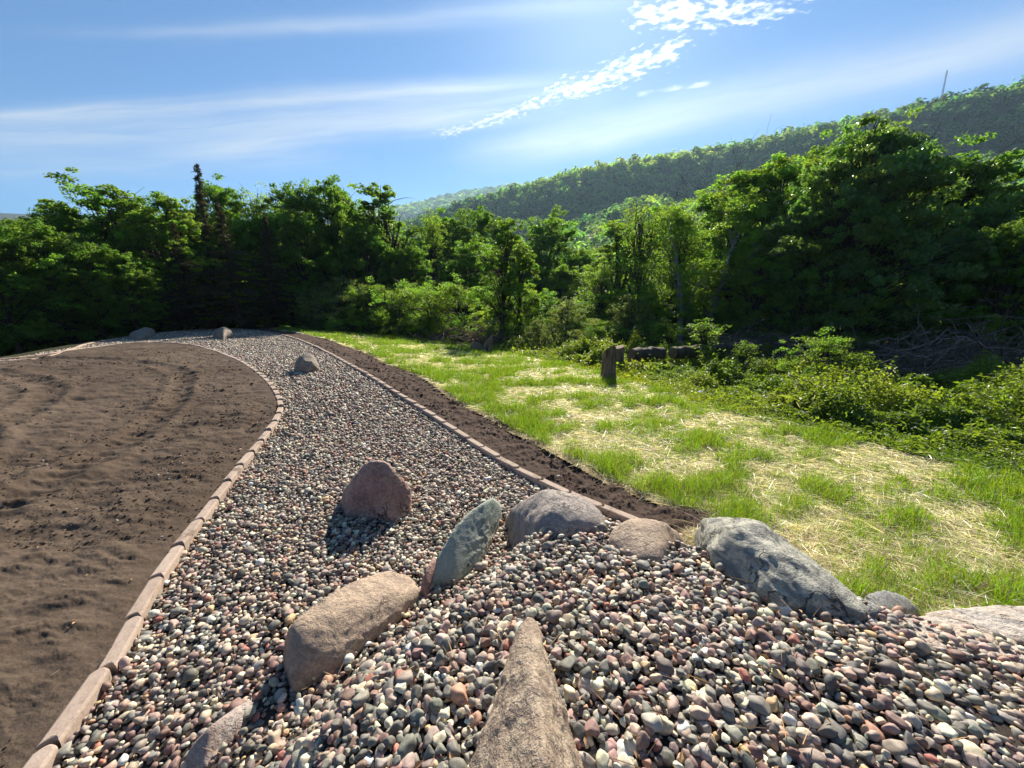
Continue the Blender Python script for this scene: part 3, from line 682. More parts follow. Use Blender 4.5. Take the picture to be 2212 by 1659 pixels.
gc = np.stack([rng.uniform(.75, 1.35, n), rng.uniform(.8, 1.2, n), rng.uniform(.6, 1.3, n)], -1) * rng.uniform(.75, 1.15, (n, 1))
ribbons(a, X, Y, lawn_z(X, Y), hh * 1.1, .0032 * sc_ * rng.uniform(.7, 1.3, n), rng.uniform(0, 2 * np.pi, n), rng.uniform(.9, 1.5, n), gc, .45)
print('grass', n)
tag(a.build('lawn_grass', M['grass'], smooth=False), 'fresh bright green grass growing in tufts through the straw', 'grass', kind='stuff')

# ------------------------------------------------------------------ trees
def limb(p0, p1, r0, r1, n=6, wob=.06, sag=.12):
    p0, p1 = np.array(p0, float), np.array(p1, float); t = np.linspace(0, 1, n)[:, None]; L = np.linalg.norm(p1 - p0)
    pts = p0 + (p1 - p0) * t; pts[:, 2] += (np.sin(t * np.pi) * sag * L)[:, 0]
    pts[1:-1] += rng.normal(0, wob * L / n * 2, (n - 2, 3)); return pts, np.linspace(r0, r1, n)
def tree_proto(seed, Ht=10.0, Wd=3.2, base=.25, K=70, per=260, leaf=.085, clump=.75, mat='leaf', bark='bark', shape='round', lean=0.0, droop=0.0, limbvis=1.0):
    """meshes of a tree: trunk with limbs, crown of leaf clumps"""
    global rng; keep = rng; rng = np.random.default_rng(seed)
    tr = Acc(); cr = Acc()
    top = np.array([lean * Ht + rng.normal(0, .2), rng.normal(0, .2), Ht * .9])
    nT = 9; t = np.linspace(0, 1, nT); tp = np.column_stack([top[0] * t ** 1.3 + np.cumsum(rng.normal(0, .06, nT)), top[1] * t + np.cumsum(rng.normal(0, .06, nT)), top[2] * t])
    r0 = .014 * Ht + .05; tv, tf = tube(tp, r0 * (1 - .85 * t) * (1 + .5 * np.exp(-t * 14)), 8); tr.add(tv, tf)
    cen = []
    for i in range(K):
        h = base + (1.0 - base) * rng.uniform() ** .85; q = (h - base) / (1 - base)
        if shape == 'round': w = math.sqrt(max(0, 1 - (2 * q - .85) ** 2 / 1.35)) 
        elif shape == 'ovate': w = (math.sin(math.pi * min(1, q * .9 + .1)) ** .7) * (1.05 - .35 * q)
        elif shape == 'bush': w = math.sqrt(max(0, 1 - q * q)) + .1
        else: w = 1 - q
        th = rng.uniform(0, 2 * np.pi); rad = Wd * w * (rng.uniform(.12, 1) ** .5) * rng.uniform(.75, 1.22)
        c = np.array([math.cos(th) * rad, math.sin(th) * rad, h * Ht * (1 if rng.uniform() > .1 else 1.05)])
        ti = np.clip(h * rng.uniform(.45, .8), .08, .95); ax = np.array([np.interp(ti, t, tp[:, j]) for j in range(3)])
        c[:2] += [np.interp(min(h, 1), t, tp[:, 0]), np.interp(min(h, 1), t, tp[:, 1])]
        c[2] -= droop * rad
        cen.append(c)
        if (i % 2 == 0 and limbvis >= 1) or limbvis > 1 or i % 8 == 0:
            lp, lr = limb(ax, c, r0 * .34 * (1 - ti * .6), .012, 6); lv, lf = tube(lp, lr, 5, False); tr.add(lv, lf)
            for _ in range(2):
                s0 = lp[rng.integers(2, 5)]; e0 = c + rng.normal(0, clump * .8, 3); lv, lf = tube(*limb(s0, e0, .028, .006, 4), 4, False); tr.add(lv, lf)
    for c in cen:
        tone = rng.uniform(.75, 1.5); hue = rng.uniform(.85, 1.2); rc = clump * rng.uniform(.6, 1.25)
        # sub clumps give the crown its leafy sprays
        m = 7; sub = c + rng.normal(0, 1, (m, 3)) * rc * [.55, .55, .42]; n = int(per * rng.uniform(.6, 1.3)); w = rng.integers(0, m, n)
        d = nrm(rng.normal(size=(n, 3))); rad = rc * .42 * rng.uniform(0, 1, n)[:, None] ** .5
        pts = sub[w] + d * rad * [1.15, 1.15, .7]
        N = d * .6 + [0, 0, .32] + rng.normal(0, .5, (n, 3))
        V, Fq = leaves(pts, N, leaf * rng.uniform(.6, 1.25, n))
        cc_ = np.array([1 * hue, 1.0, .9]) * tone * rng.uniform(.8, 1.2, (n, 1)); cr.add(V, [Fq], np.repeat(cc_, 4, 0))
    rng = keep
    return dict(trunk=tr, crown=cr, mat=M[mat], bark=M[bark], H=float(np.percentile(np.concatenate(cr.V)[:, 2], 99.6)))
def conifer_proto(seed, Ht=10.0, Wd=2.0, dens=1.0, mat='needle', spire=.35):
    global rng; keep = rng; rng = np.random.default_rng(seed); tr = Acc(); cr = Acc()
    tp = np.column_stack([np.cumsum(rng.normal(0, .05, 10)), np.cumsum(rng.normal(0, .05, 10)), np.linspace(0, Ht, 10)]); tv, tf = tube(tp, np.linspace(.16, .015, 10), 7); tr.add(tv, tf)
    z = .06 * Ht
    while z < Ht * .985:
        q = z / Ht; L = Wd * (1 - q) ** .8 * rng.uniform(.55, 1.2) + .08
        if q > 1 - spire: L *= .55
        th = rng.uniform(0, 2 * np.pi); dr = rng.uniform(.05, .35)
        p0 = np.array([np.interp(z, tp[:, 2], tp[:, 0]), np.interp(z, tp[:, 2], tp[:, 1]), z]); e = p0 + [math.cos(th) * L, math.sin(th) * L, -dr * L + .15]
        lp, lr = limb(p0, e, .03 * (1 - q) + .008, .005, 6, .03, .06); lv, lf = tube(lp, lr, 4, False); tr.add(lv, lf)
        n = int(170 * L * dens) + 12; s_ = rng.uniform(.15, 1, n); pos = np.column_stack([np.interp(s_, np.linspace(0, 1, 6), lp[:, j]) for j in range(3)])
        lat = np.array([-math.sin(th), math.cos(th), 0]) * (rng.normal(0, .16, (n, 1)) * (.5 + L * .5) * (1.25 - s_[:, None])); pos = pos + lat; pos[:, 2] -= np.abs(rng.normal(0, .07, n))
        V, Fq = leaves(pos, np.array([0, 0, 1.]) + rng.normal(0, .5, (n, 3)), .075 * rng.uniform(.6, 1.3, n), .28)
        cr.add(V, [Fq], np.repeat(rng.uniform(.6, 1.25) * rng.uniform(.8, 1.2, (n, 1)) * np.array([1.0, 1.0, .95]), 4, 0)); z += rng.uniform(.035, .10) * (1 if q < .8 else .9)
    rng = keep; return dict(trunk=tr, crown=cr, mat=M[mat], bark=M['bark'], H=Ht)
PT = {
 'oak1': tree_proto(1, 10, 3.4, .20, 85, 340, .098, .72, 'leaf'),
 'oak2': tree_proto(2, 10, 3.0, .15, 80, 340, .098, .70, 'leaf'),
 'oak3': tree_proto(3, 10, 2.6, .22, 66, 340, .10, .70, 'leaf', lean=.06),
 'tall1': tree_proto(4, 10, 2.1, .18, 66, 330, .082, .58, 'leaf_light', shape='ovate'),
 'tall2': tree_proto(5, 10, 1.9, .25, 46, 190, .10, .58, 'leaf', shape='ovate', limbvis=2),
 'big': tree_proto(6, 10, 3.9, .03, 250, 400, .088, .66, 'leaf_glossy', limbvis=2),
 'airy': tree_proto(7, 10, 2.2, .22, 60, 110, .065, .75, 'leaf_light', shape='ovate', limbvis=2),
 'birch': tree_proto(8, 10, 1.9, .3, 60, 170, .060, .62, 'leaf_light', 'bark_birch', 'ovate', lean=.22, limbvis=.5),
 'con1': conifer_proto(9, 10, 2.4), 'con2': conifer_proto(10, 10, 2.0, .9), 'con3': conifer_proto(13, 10, 1.5, .7, spire=.5),
 'bush1': tree_proto(14, 3, 1.5, .06, 46, 300, .040, .42, 'leaf_light', shape='bush'),
 'bush2': tree_proto(15, 3, 1.3, .04, 42, 320, .038, .42, 'leaf_grey', shape='bush'),
 'bush3': tree_proto(16, 3, 1.6, .03, 46, 300, .045, .45, 'leaf', shape='bush'),
 'sap': tree_proto(17, 3, .7, .25, 20, 130, .045, .33, 'leaf_light', shape='ovate', limbvis=2),
}
made = {}
def plant(kind, x, y, height, label, cat='tree', group=None, wide=1.0, rz=None, name=None, sink=.12):
    p = PT[kind]; z = H1(x, y) - sink; s_ = height / p['H']
    name = name or {'con': 'conifer', 'bus': 'bush', 'bir': 'birch_tree', 'sap': 'sapling'}.get(kind[:3], 'tree')
    t_ = empty(name, (x, y, z), random.uniform(0, 6.28) if rz is None else rz); t_.scale = (s_ * wide, s_ * wide, s_)
    if kind not in made:
        made[kind] = (p['trunk'].build('trunk', p['bark'], smooth=True, parent=t_), p['crown'].build('crown', p['mat'], smooth=False, parent=t_))
    else:
        for o in made[kind]:
            c = o.copy(); c.parent = t_; COL.objects.link(c)
    return tag(t_, label, cat, group)
def plant_px(kind, u, D, vtop, label, wide=1.0, **k):
    r, f, a_ = ray(u, vtop); t_ = D / f; x = r * t_; zt = CH + a_ * t_
    return plant(kind, x, D, max(zt - H1(x, D) + .12, .3), label, wide=wide, **k)
WG = 'trees of the wood beyond the crest'
for row in [
 # left wall
 ('oak2', -30, 13.5, 470, 'leafy tree cut by the left edge of the picture, nearest the soil', 1.0),
 ('oak1', 70, 15, 455, 'dark round tree at the far left with bright lower leaves', 1.0),
 ('tall2', 110, 18.5, 402, 'dark open topped tree rising behind the far left trees', 1.3),
 ('oak3', 235, 20, 380, 'dark bluish tree with a broad open crown, tallest left of the pointed conifer', 1.2),
 ('oak1', 185, 15.5, 500, 'bright green lower tree in front of the dark bluish one', .9),
 ('oak2', 265, 16, 520, 'low bushy tree in the shade behind the pale angular rock', 1.0),
 ('tall1', 310, 19, 425, 'light green tree just right of the dark bluish crown', 1.3),
 ('tall1', 355, 19, 412, 'bright yellow green tree left of the pointed conifer', 1.2),
 ('con3', 418, 21, 345, 'tall dark conifer with a thin crooked spire above all the others', 1.3),
 ('con1', 380, 18.2, 470, 'brownish drooping conifer below the pointed spire', 1.3),
 ('con1', 480, 18.5, 430, 'broad dark brown conifer right of the spire', 1.5),
 ('con2', 560, 19.5, 455, 'brownish conifer before the wispy tree at the top of the path', 1.5),
 ('oak2', 478, 25, 392, 'round topped leafy tree behind the spire conifer', .9),
 ('airy', 560, 25, 393, 'wispy pale tree with a thin crown against the sky', 1.0),
 ('oak1', 635, 25, 395, 'dark leafy tree left of the highest middle crown', .8),
 ('oak2', 705, 25, 383, 'tall dense tree with two leafy tops in the middle of the left wall', .85),
 ('oak3', 770, 27, 428, 'leafy tree between the dense tall one and the open crowned one', .9),
 ('tall2', 850, 25, 398, 'open crowned tree with bare limbs showing against the sky', 1.5),
 ('oak3', 655, 22, 450, 'shady tree behind the pale shrubs at the left', 1.0),
 ('oak1', 790, 23, 480, 'spreading tree above the pale shrubs', .9),
 ('airy', 925, 27, 452, 'thin grey green tree right of the open crown', 1.0),
 ('oak3', 885, 22.5, 520, 'dark tree with a forked trunk behind the yellow green shrubs', 1.0),
 # middle
 ('oak2', 965, 32, 468, 'round green tree below the far blue ridge', 1.1),
 ('oak1', 1035, 34, 462, 'broad round tree left of the narrow dark one', 1.1),
 ('oak3', 1000, 25, 520, 'mid green tree with a rounded top between the taller woods', 1.2),
 ('tall2', 1080, 17, 478, 'narrow dark tree with silvery sunlit tip at the lawn edge', 1.2),
 ('tall1', 1120, 18, 520, 'green narrow tree touching the right side of the dark one', 1.1),
 ('tall1', 1215, 28, 575, 'light green tree behind the grey shrub', 1.2),
 ('oak3', 1160, 36, 470, 'rounded tree in the hollow left of the sun streak', 1.2),
 ('oak1', 1250, 40, 545, 'broad tree in the hollow under the far slope', 1.1),
 ('airy', 1300, 20, 560, 'loose grey green tree behind the cut stump', 1.4),
 ('oak2', 1340, 34, 560, 'round tree in the hollow behind the slender ones', 1.1),
 ('airy', 1395, 20, 430, 'slender tree with a see through crown, leftmost of the slender group', 1.2),
 ('airy', 1480, 19, 440, 'slender dark stemmed tree in the middle of the slender group', 1.2),
 ('tall1', 1440, 26, 450, 'leafy tree filling the gap behind the slender group', 1.0),
 ('birch', 1500, 17, 420, 'leaning birch with pale trunk left of the big glossy tree', 1.4),
 ('birch', 1560, 17.5, 400, 'second leaning pale trunked birch, closer to the big glossy tree', 1.4),
 ('tall1', 1700, 20, 350, 'tall light green tree with a pointed top beside the big glossy tree', 1.3),
 ('tall1', 1600, 21, 370, 'light green tree at the left of the pointed topped one', 1.4),
 ('tall1', 1650, 16.5, 500, 'yellow green tree low in front of the pointed topped one', 1.3),
 # right
 ('big', 1905, 15, 282, 'largest tree, a broad glossy leaved oak at the right', .92),
 ('oak1', 1760, 15, 520, 'dark low tree under the left side of the big glossy tree', .9),
 ('oak2', 2060, 18, 335, 'leafy tree whose top shows right of the big glossy crown', 1.3),
 ('tall1', 1770, 18.5, 340, 'light green tree squeezed between the pointed one and the big glossy one', 1.4),
 ('oak1', 1830, 21, 325, 'tree showing behind the left shoulder of the big glossy one', 1.0),
 ('tall1', 1540, 23, 415, 'light green tree behind the two leaning birches', 1.5),
 ('tall1', 1340, 24, 480, 'light green tree behind the left edge of the slender group', 1.5),
 ('big', 2130, 15, 440, 'dark bushy tree right behind the big glossy one', .7),
 ('oak3', 2190, 12.5, 470, 'glossy tree cut by the right edge above the brush pile', 1.0),
 ('oak2', 2290, 13, 440, 'tree mostly outside the right edge of the picture', .9),
]:
    plant_px(row[0], row[1], row[2], row[3] + (28 if row[1] < 330 else 8 if row[1] < 900 else 0), row[4], wide=row[5], group=WG)
# fill rows, seen only in the gaps between the nearer crowns
for i in range(46):
    u = -120 + i * 52; D = random.uniform(30, 38) if u > 900 else random.uniform(24, 29) if u > 350 else random.uniform(19, 23)
    sk_ = np.interp(u, [0, 200, 400, 600, 800, 930, 1100, 1400, 1700, 1900, 2212], [480, 460, 460, 455, 460, 510, 525, 515, 440, 410, 440])
    plant_px(random.choice(['oak1', 'oak2', 'oak3', 'tall2'] if u < 1050 else ['oak2', 'tall1', 'tall1', 'oak3', 'oak1']), u, D, sk_ + random.uniform(0, 60), 'leafy tree of the back row showing only in gaps between nearer crowns', wide=1.2, group='back row of the wood')
for i in range(60):
    u = -60 + i * 38 + random.uniform(-12, 12); D = np.interp(u, [0, 500, 1000, 1300, 1700, 2212], [13, 20.5, 20, 19, 16, 13.5]) + random.uniform(0, 2.5)
    plant_px(random.choice(['bush3', 'bush3', 'bush1']), u, D, random.uniform(610, 670), 'shady undergrowth bush filling the foot of the wood', 'bush' and 1.5, cat='bush', group='undergrowth at the foot of the wood')
SG = 'shrubs along the lawn edge'
for row in [
 ('bush2', 720, 19, 598, 'pale sunlit shrub at the end of the lawn, left of the yellow green ones', 1.3),
 ('bush2', 668, 20, 625, 'small pale shrub at the left end of the sunlit shrubs', 1.0),
 ('bush1', 790, 19, 605, 'sunlit green shrub beside the pale one behind the lawn', 1.2),
 ('bush1', 865, 18, 612, 'yellow green shrub with thin stems, second from the narrow dark tree', 1.3),
 ('bush1', 930, 17.5, 618, 'yellow green shrub in the middle of the sunlit row', 1.2),
 ('bush1', 990, 17, 600, 'yellow green shrub touching the narrow dark tree', 1.2),
 ('bush2', 1225, 15.5, 645, 'round grey green shrub between the dark tree and the cut stump', 1.1),
 ('bush2', 1165, 15, 690, 'low grey leaved shrub at the foot of the dark tree', 1.0),
 ('bush3', 1300, 16, 690, 'low bush behind the cut stump', 1.2),
 ('bush2', 1370, 16, 640, 'grey green bush under the slender trees', 1.1),
 ('bush1', 1440, 14.5, 690, 'green bush behind the fallen logs', 1.3),
 ('sap', 1545, 10.5, 688, 'bright leafed sapling with thin stem standing in the brambles', 1.6),
 ('sap', 1600, 10.5, 735, 'smaller sapling right of the bright one', 1.4),
 ('bush1', 1790, 9.5, 715, 'spreading bright green bush in front of the dark brush', 1.25),
 ('bush1', 1860, 9.5, 765, 'right shoulder of bright bush low in the brambles', 1.1),
 ('bush1', 2130, 8.6, 775, 'small bright bush in front of the right hand brush pile', 1.2),
 ('bush3', 1990, 9.0, 815, 'low rounded bush among the brambles at the right', 1.4),
]:
    plant_px(row[0], row[1], row[2], row[3], row[4], wide=row[5], cat='sapling' if row[0] == 'sap' else 'bush', group=SG)
# bare dead trees
def bare_tree(u, D, vtop, label, seed):
    r_ = random.Random(seed); a = Acc(); r, f, a_ = ray(u, vtop); x = r * D / f; zt = CH + a_ * D / f; zb = H1(x, D); Ht = zt - zb
    def grow(p, d, L, rad, k):
        q = p + d * L; pts, rr_ = limb(p, q, rad, rad * .6, 5, .05, 0); v, f_ = tube(pts, rr_, 5, False); a.add(v, f_)
        if k == 0: return
        for _ in range(3 if k > 1 else 2):
            nd = nrm(d + np.array([r_.uniform(-.8, .8), r_.uniform(-.8, .8), r_.uniform(-.1, .5)])); grow(q if _ else p + d * L * .7, nd, L * r_.uniform(.5, .75), rad * .58, k - 1)
    grow(np.array([0, 0, -.3]), nrm(np.array([.05, 0, 1.])), Ht * .5, .06, 4)
    o = a.build('dead_tree', M['deadwood'], smooth=True, loc=(x, D, zb)); tag(o, label, 'tree', 'bare dead trees in the hollow')
bare_tree(1480, 30, 400, 'bare dead tree with fine branches, left of the two above the slender trees', 5)
bare_tree(1598, 30, 355, 'taller bare dead tree just left of the light green crowns', 6)

# ------------------------------------------------------------------ far woods
def woods(name, n, r0, r1, a0, a1, crown, per, leaf, label, mat, p=2.0, seed=5, minsep=None, hill=False):
    global rng; keep = rng; rng = np.random.default_rng(seed)
    rr = (r0 ** p + rng.uniform(size=n) * (r1 ** p - r0 ** p)) ** (1 / p); aa = rng.uniform(a0, a1, n); X, Y = rr * np.sin(aa), rr * np.cos(aa); Z = H(X, Y)
    cw = crown * rng.uniform(.6, 1.35, n); chh = cw * rng.uniform(.8, 1.3, n)
    con = rng.uniform(size=n) < .012
    patch = fbm(X * .012, Y * .012, oct=3, seed=101)
    tone = (1 + 1.6 * patch) * rng.uniform(.55, 1.5, n); hue = rng.uniform(.75, 1.3, n) + patch
    tone = np.where(con, tone * .55, tone)
    m = per; w = np.repeat(np.arange(n), m); N_ = n * m
    # lumpy half dome: several bosses per crown
    B = 9; bd = nrm(rng.normal(size=(n, B, 3))); bd[..., 2] = np.abs(bd[..., 2]) * .9 - .1; bi = rng.integers(0, B, N_)
    d = nrm(rng.normal(size=(N_, 3))); boss = bd[w, bi]
    pos = (boss * .62 + d * .42); rc = cw[w] * np.where(con[w], .45, 1); hc = chh[w] * np.where(con[w], 1.15, 1)
    taper = np.where(con[w], np.clip(1.1 - pos[:, 2], .1, 1), 1)
    pts = np.column_stack([X[w] + pos[:, 0] * rc * taper, Y[w] + pos[:, 1] * rc * taper, Z[w] + hc * (.95 + pos[:, 2] * .95)])
    V, Fq = leaves(pts, d * .9 + boss * .3 + [0, 0, .25], leaf * cw[w] / crown * rng.uniform(.6, 1.3, N_), .75)
    c = (tone[w] * rng.uniform(.85, 1.15, N_))[:, None] * np.column_stack([hue[w], np.ones(N_), np.full(N_, .95)])
    rng = keep
    o = mesh(name, V, [Fq], mat, col=np.repeat(np.clip(c, .1, 3), 4, 0)); tag(o, label, 'woodland', kind='stuff')
woods('valley_woodland', 620, 42, 125, R(-50), R(66), 4.0, 900, .42, 'green treetops filling the hollow below the long hill', M['far_leaf'], seed=5)
woods('hill_woodland', 11500, 112, 560, R(-24), R(64), 5.2, 80, 1.05, 'unbroken forest covering the long hill up to its ridge', M['far_leaf'], p=1.6, seed=6)
woods('distant_woodland', 5000, 1300, 1760, R(-24), R(8), 13, 60, 4.5, 'hazy forest on the farthest blue ridge', M['far_leaf'], seed=7)
# mast on the ridge
x, y, z = P(2034, 212, 0) if False else (0, 0, 0)
r, f, a_ = ray(2034, 212); t_ = 455 / math.hypot(r, f); mx_, my_ = r * t_, f * t_
a = Acc(); Hm = 30; zb = CH + a_ * t_ - 12
for i in range(3):
    th = i * 2 * math.pi / 3; v, f_ = tube([(math.cos(th) * .5, math.sin(th) * .5, -8), (math.cos(th) * .4, math.sin(th) * .4, Hm)], [.12, .10], 5); a.add(v, f_)
for j in range(18):
    for i in range(3):
        t0, t1 = i * 2 * math.pi / 3, (i + 1) * 2 * math.pi / 3; z0 = -6 + j * 2
        v, f_ = tube([(math.cos(t0) * .45, math.sin(t0) * .45, z0), (math.cos(t1) * .45, math.sin(t1) * .45, z0 + 2)], [.05, .05], 4); a.add(v, f_)
mm, t, b = new_mat('mast_paint'); b.inputs['Base Color'].default_value = (.28, .26, .30, 1)
o = a.build('radio_mast', mm, loc=(mx_, my_, zb)); tag(o, 'thin lattice radio mast standing on the ridge at the upper right', 'mast')

# ------------------------------------------------------------------ brambles
def bramble_h(X, Y): return .10 + .80 * sst(fbm(X * .9, Y * .9, oct=3, seed=111) + .5, .25, .95) * (.6 + .8 * vnoise(X * 2.3, Y * 2.3, seed=118))
BR = [(-6, 20.0)] + EDGE + [(7.1, 2.5), (8.1, .5), (14, 2), (17, 9), (14, 15), (9, 18), (3, 19), (-3, 21)]
X, Y, rr = grid_pts(1700000, 4.5, 24, R(-20), R(80), BR, .05, 1.35)
hh = bramble_h(X, Y) * sst(-sdist(X, Y, BR), -.1, 1.8); cl = fbm(X * 3.0, Y * 3.0, oct=3, seed=112)
k = cl + .25 > rng.uniform(0, .30, len(X)); X, Y, rr, hh, cl = X[k], Y[k], rr[k], hh[k], cl[k]; n = len(X); print('bramble', n)
q = rng.uniform(size=n) ** .6; hh = hh * (1 + 1.6 * cl) + .25 * (rng.uniform(size=n) < .03) * rng.uniform(size=n)
V, Fq = leaves(np.column_stack([X, Y, H(X, Y) + .04 + hh * q]), np.array([0, -.1, .8]) + rng.normal(0, .6, (n, 3)), (.019 + .010 * np.clip(rr / 8, 0, 2)) * rng.uniform(.55, 1.5, n) * (1 + 1.3 * fbm(X * 1.3, Y * 1.3, oct=2, seed=119)), .55)
ct = fbm(X * .8, Y * .8, oct=2, seed=113) + .5 * fbm(X * 3, Y * 3, oct=2, seed=120)
c = (rng.uniform(.7, 1.25, n) * (1 + .7 * ct))[:, None] * np.column_stack([1 + .5 * ct, np.ones(n), np.full(n, .9)])
o = mesh('bramble_patch', V, [Fq], M['bramble'], col=np.repeat(c, 4, 0)); tag(o, 'tangled green brambles and weeds covering the bank beyond the lawn', 'brambles', kind='stuff')

a = Acc()
for poly, n, r1, zf in ((GRAVEL, 420, 6, lambda x, y: H(x, y) + .016), (SOIL, 260, 8, lambda x, y: soil_z(x, y) + .006), (MULCH, 300, 6, lambda x, y: mulch_z(x, y) + .008)):
    X, Y, rr = grid_pts(n * 4, .6, r1, R(-60), R(60), poly, -.05, 1.4); X, Y = X[:n], Y[:n]; k = len(X)
    V, Fq = leaves(np.column_stack([X, Y, zf(X, Y)]), np.array([0, 0, 1.]) + rng.normal(0, .35, (k, 3)), rng.uniform(.006, .017, k), .4, .3)
    a.add(V, [Fq], np.repeat(rng.uniform(.6, 2.6, (k, 1)) * np.array([1.1, 1, .8]), 4, 0))
    ribbons(a, X + .1, Y + .05, zf(X, Y) + .004, rng.uniform(.03, .11, k), rng.uniform(.0015, .003, k), rng.uniform(0, 6.28, k), rng.normal(.05, .1, k), rng.uniform(1, 3, (k, 1)) * np.array([1.1, 1, .8]), .1)
tag(a.build('leaf_litter', M['dead'], smooth=False), 'scattered dry leaf bits and straws on gravel and soil', 'litter', kind='stuff')
# ------------------------------------------------------------------ brush piles, logs, stumps
def brush(u, D, wid, hgt, dep, n, label, seed, leafn=0):
    r_ = np.random.default_rng(seed); x, y, _ = P(u, 750, D); z = H1(x, y); a = Acc()
    e = empty('brush_pile', (x, y, z)); tag(e, label, 'brush pile', 'heaps of dead brush')
    for i in range(n):
        c = np.array([r_.normal(0, wid * .35), r_.normal(0, dep * .35), abs(r_.normal(0, hgt * .42))]); d = nrm(r_.normal(size=3) * [1, .7, .45]); L = r_.uniform(.4, 2.2); m = 6
        pts = c + d * np.linspace(-.5, .5, m)[:, None] * L; pts += np.cumsum(r_.normal(0, .05, (m, 3)), 0); pts[:, 2] = np.maximum(pts[:, 2], -.05)
        v, f_ = tube(pts, np.linspace(1, .4, m) * r_.uniform(.005, .020), 4, False); a.add(v, f_, r_.uniform(.5, 1.9) * np.array([1, .93, .88]))
    a.build('twigs', M['twig'], smooth=True, parent=e)
    if leafn:
        pts = r_.normal(size=(leafn, 3)) * [wid * .38, dep * .35, hgt * .3]; pts[:, 2] = np.abs(pts[:, 2]) * 1.2
        V, Fq = leaves(pts, r_.normal(size=(leafn, 3)), r_.uniform(.025, .055, leafn)); l = Acc(); l.add(V, [Fq], np.repeat(r_.uniform(.5, 1.4, (leafn, 1)) * np.ones(3), 4, 0)); l.build('withered_leaves', M['dead'], parent=e)
M['twig'] = simple('twig', (.26, .21, .18), (.13, .10, .08), 6, useattr=True)
brush(2140, 10.5, 4.6, 1.8, 2.5, 1000, 'large heap of brown dead branches at the right edge below the glossy tree', 1, 16000)
brush(1910, 12.5, 4.0, 1.1, 2.2, 600, 'low dark heap of dead branches behind the bright green bush', 2, 9000)
brush(1665, 14, 3.6, 1.5, 2.0, 600, 'dark heap of dead branches behind the two saplings', 3, 9000)
brush(1000, 16.5, 2.6, .8, 1.5, 320, 'small dark heap of twigs at the edge of the lawn below the narrow dark tree', 4, 3500)
def stump(u, v, D, rad, hgt, lean, label, rz=0, cut=.3):
    x, y, z = P(u, v, D); z = min(z, H1(x, y) + .1); e = empty('stump', (x, y, z), rz); tag(e, label, 'stump', 'cut tree stumps'); n = 20; th = np.linspace(0, 2 * np.pi, n, endpoint=False); prof = 1 + .12 * fbm(np.cos(th) * 2 + u, np.sin(th) * 2, oct=3, seed=7) * 2
    rows = []
    for k_, (h_, w_) in enumerate(((-.25, 1.35), (0, 1.22), (.25, 1.05), (.6, 1.0), (1.0, .96))):
        zz_ = h_ * hgt + (cut * rad * np.cos(th) if k_ == 4 else 0); rows.append(np.column_stack([np.cos(th) * rad * w_ * prof * (1 + rng.normal(0, .02, n)) + lean * max(h_, 0) * hgt, np.sin(th) * rad * w_ * prof, zz_ + 0 * th]))
    V = np.concatenate(rows); Q = [(k_ * n + j, k_ * n + (j + 1) % n, (k_ + 1) * n + (j + 1) % n, (k_ + 1) * n + j) for k_ in range(4) for j in range(n)]
    mesh('bark', V, [np.array(Q)], M['stump_bark'], smooth=True, parent=e)
    V = np.concatenate([rows[-1] * [1, 1, 1] + [0, 0, .001], [[lean * hgt, 0, hgt + .004]]]); mesh('cut_face', V, [np.array([(j, (j + 1) % n, n) for j in range(n)])], M['cutwood'], parent=e)
stump(1314, 816, 8.1, .145, .56, -.03, 'tall cut tree stump with ragged bark at the edge of the lawn', -1.2, .9)
stump(1335, 790, 9.4, .13, .55, 0, 'darker stump just behind the tall one at the lawn edge', .5)
stump(1872, 862, 8.0, .13, .42, .05, 'blunt dark stump in the brambles, left of the pointed one', 0)
stump(1917, 868, 8.0, .15, .46, -.02, 'dark stump with a pointed broken top in the brambles', 1.5, 1.6)
stump(1052, 762, 12.3, .16, .38, .1, 'short dark stump where lawn meets brambles below the narrow tree', .4, 1.0)
stump(1030, 764, 12.6, .20, .25, .1, 'low broken stump left of the short dark one', 2.0, .6)
def log(u0, v0, u1, v1, D0, D1, rad, label):
    p0, p1 = np.array(P(u0, v0, D0)), np.array(P(u1, v1, D1)); e = empty('log', tuple(p0)); tag(e, label, 'log', 'fallen logs beyond the brambles')
    t_ = np.linspace(0, 1, 10)[:, None]; pts = (p1 - p0) * t_ + rng.normal(0, .02, (10, 3)); v, f_ = tube(pts, rad * (1 + rng.normal(0, .05, 10)), 12, False); a = Acc(); a.add(v, f_); a.build('bark', M['bark'], smooth=True, parent=e)
    for q, s_ in ((v[:12], 1), (v[-12:], -1)):
        mesh('cut_face', np.concatenate([q, q.mean(0)[None]]), [np.array([((j, (j + 1) % 12, 12) if s_ > 0 else ((j + 1) % 12, j, 12)) for j in range(12)])], M['cutwood'], parent=e)
log(1362, 766, 1432, 762, 10.0, 10.4, .17, 'thick log with a sawn end lying right of the stumps')
log(1450, 764, 1512, 756, 10.8, 11.2, .17, 'second thick log in line behind the sawn one')
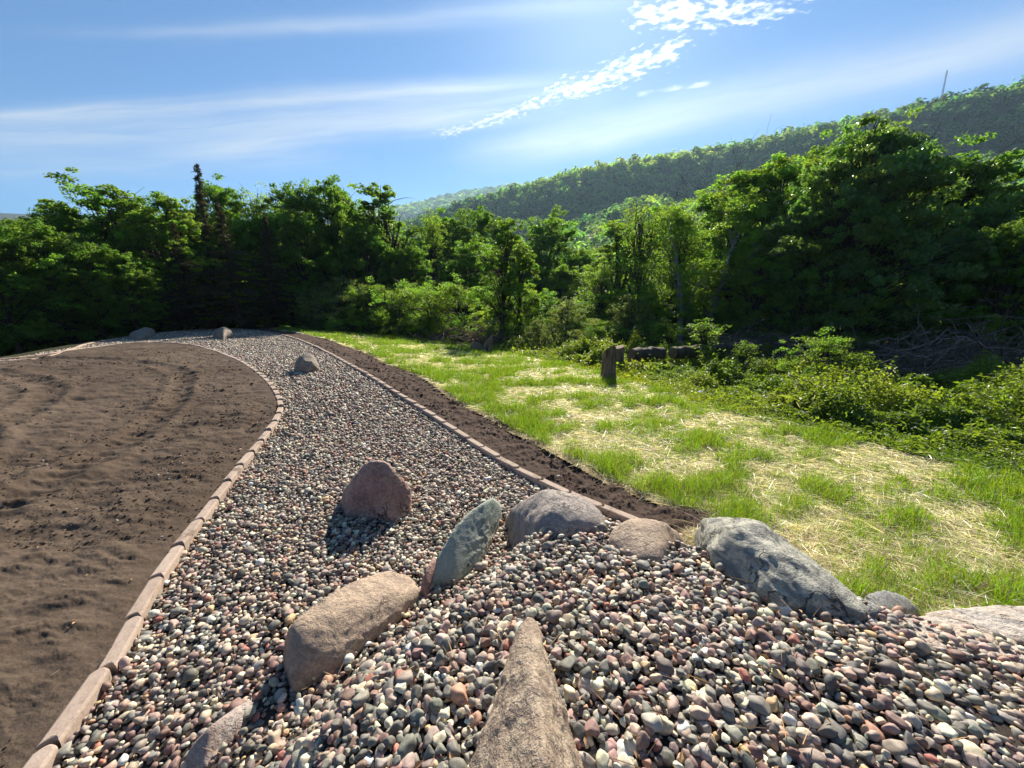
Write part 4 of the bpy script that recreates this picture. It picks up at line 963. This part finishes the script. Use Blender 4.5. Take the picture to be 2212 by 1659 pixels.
log(1520, 752, 1640, 748, 12.0, 12.5, .14, 'longer thin log below the dark brush heap')
# white stakes and litter by the lawn edge
def stick(u, v, D, L, lean, label):
    x, y, _ = P(u, v, D); z = H1(x, y) + .1; v_, f_ = tube([(0, 0, 0), (lean * .5, .02, L * .5), (lean, 0, L)], [.008, .007, .005], 6); a = Acc(); a.add(v_, f_); tag(a.build('stick', M['straw'], smooth=True, loc=(x, y, z)), label, 'stick', 'pale dry stalks at the lawn edge')
stick(1733, 903, 5.6, .14, -.12, 'pale dry stalk leaning left at the outer lawn edge')
stick(1752, 905, 5.6, .26, .0, 'tallest upright pale stalk at the outer lawn edge')
stick(1771, 905, 5.6, .20, .01, 'pale upright stalk, right of the tallest one')
x, y, z = P(1512, 858, 6.9); z = H1(x, y) + .06
v_, f_ = ICO[3]; V = v_ * [.06, .045, .03] * (1 + .9 * fbm(v_[:, 0] * 3, v_[:, 1] * 3, v_[:, 2] * 3, 3, 77))[:, None]
m, t, b = new_mat('white_paper'); b.inputs['Base Color'].default_value = (.7, .72, .76, 1)
tag(mesh('litter', V, [f_], m, smooth=False, loc=(x, y, z)), 'crumpled white scrap lying at the lawn edge by the brambles', 'litter')

# ------------------------------------------------------------------ haze
bm = bmesh.new(); bmesh.ops.create_cube(bm, size=2)
me = bpy.data.meshes.new('haze'); bm.to_mesh(me); bm.free()
hz = bpy.data.objects.new('haze', me); COL.objects.link(hz)
hz.scale = (2200, 2200, 270); hz.location = (0, 0, 255)
m = bpy.data.materials.new('haze_air'); m.use_nodes = True; t = m.node_tree; t.nodes.clear()
o_ = t.nodes.new('ShaderNodeOutputMaterial'); pvn = t.nodes.new('ShaderNodeVolumePrincipled')
pvn.inputs['Color'].default_value = (.50, .74, 1.0, 1); pvn.inputs['Density'].default_value = .00020; pvn.inputs['Anisotropy'].default_value = .3
t.links.new(pvn.outputs[0], o_.inputs['Volume']); me.materials.append(m)
tag(hz, 'thin blue air between here and the hill', 'haze', kind='stuff')
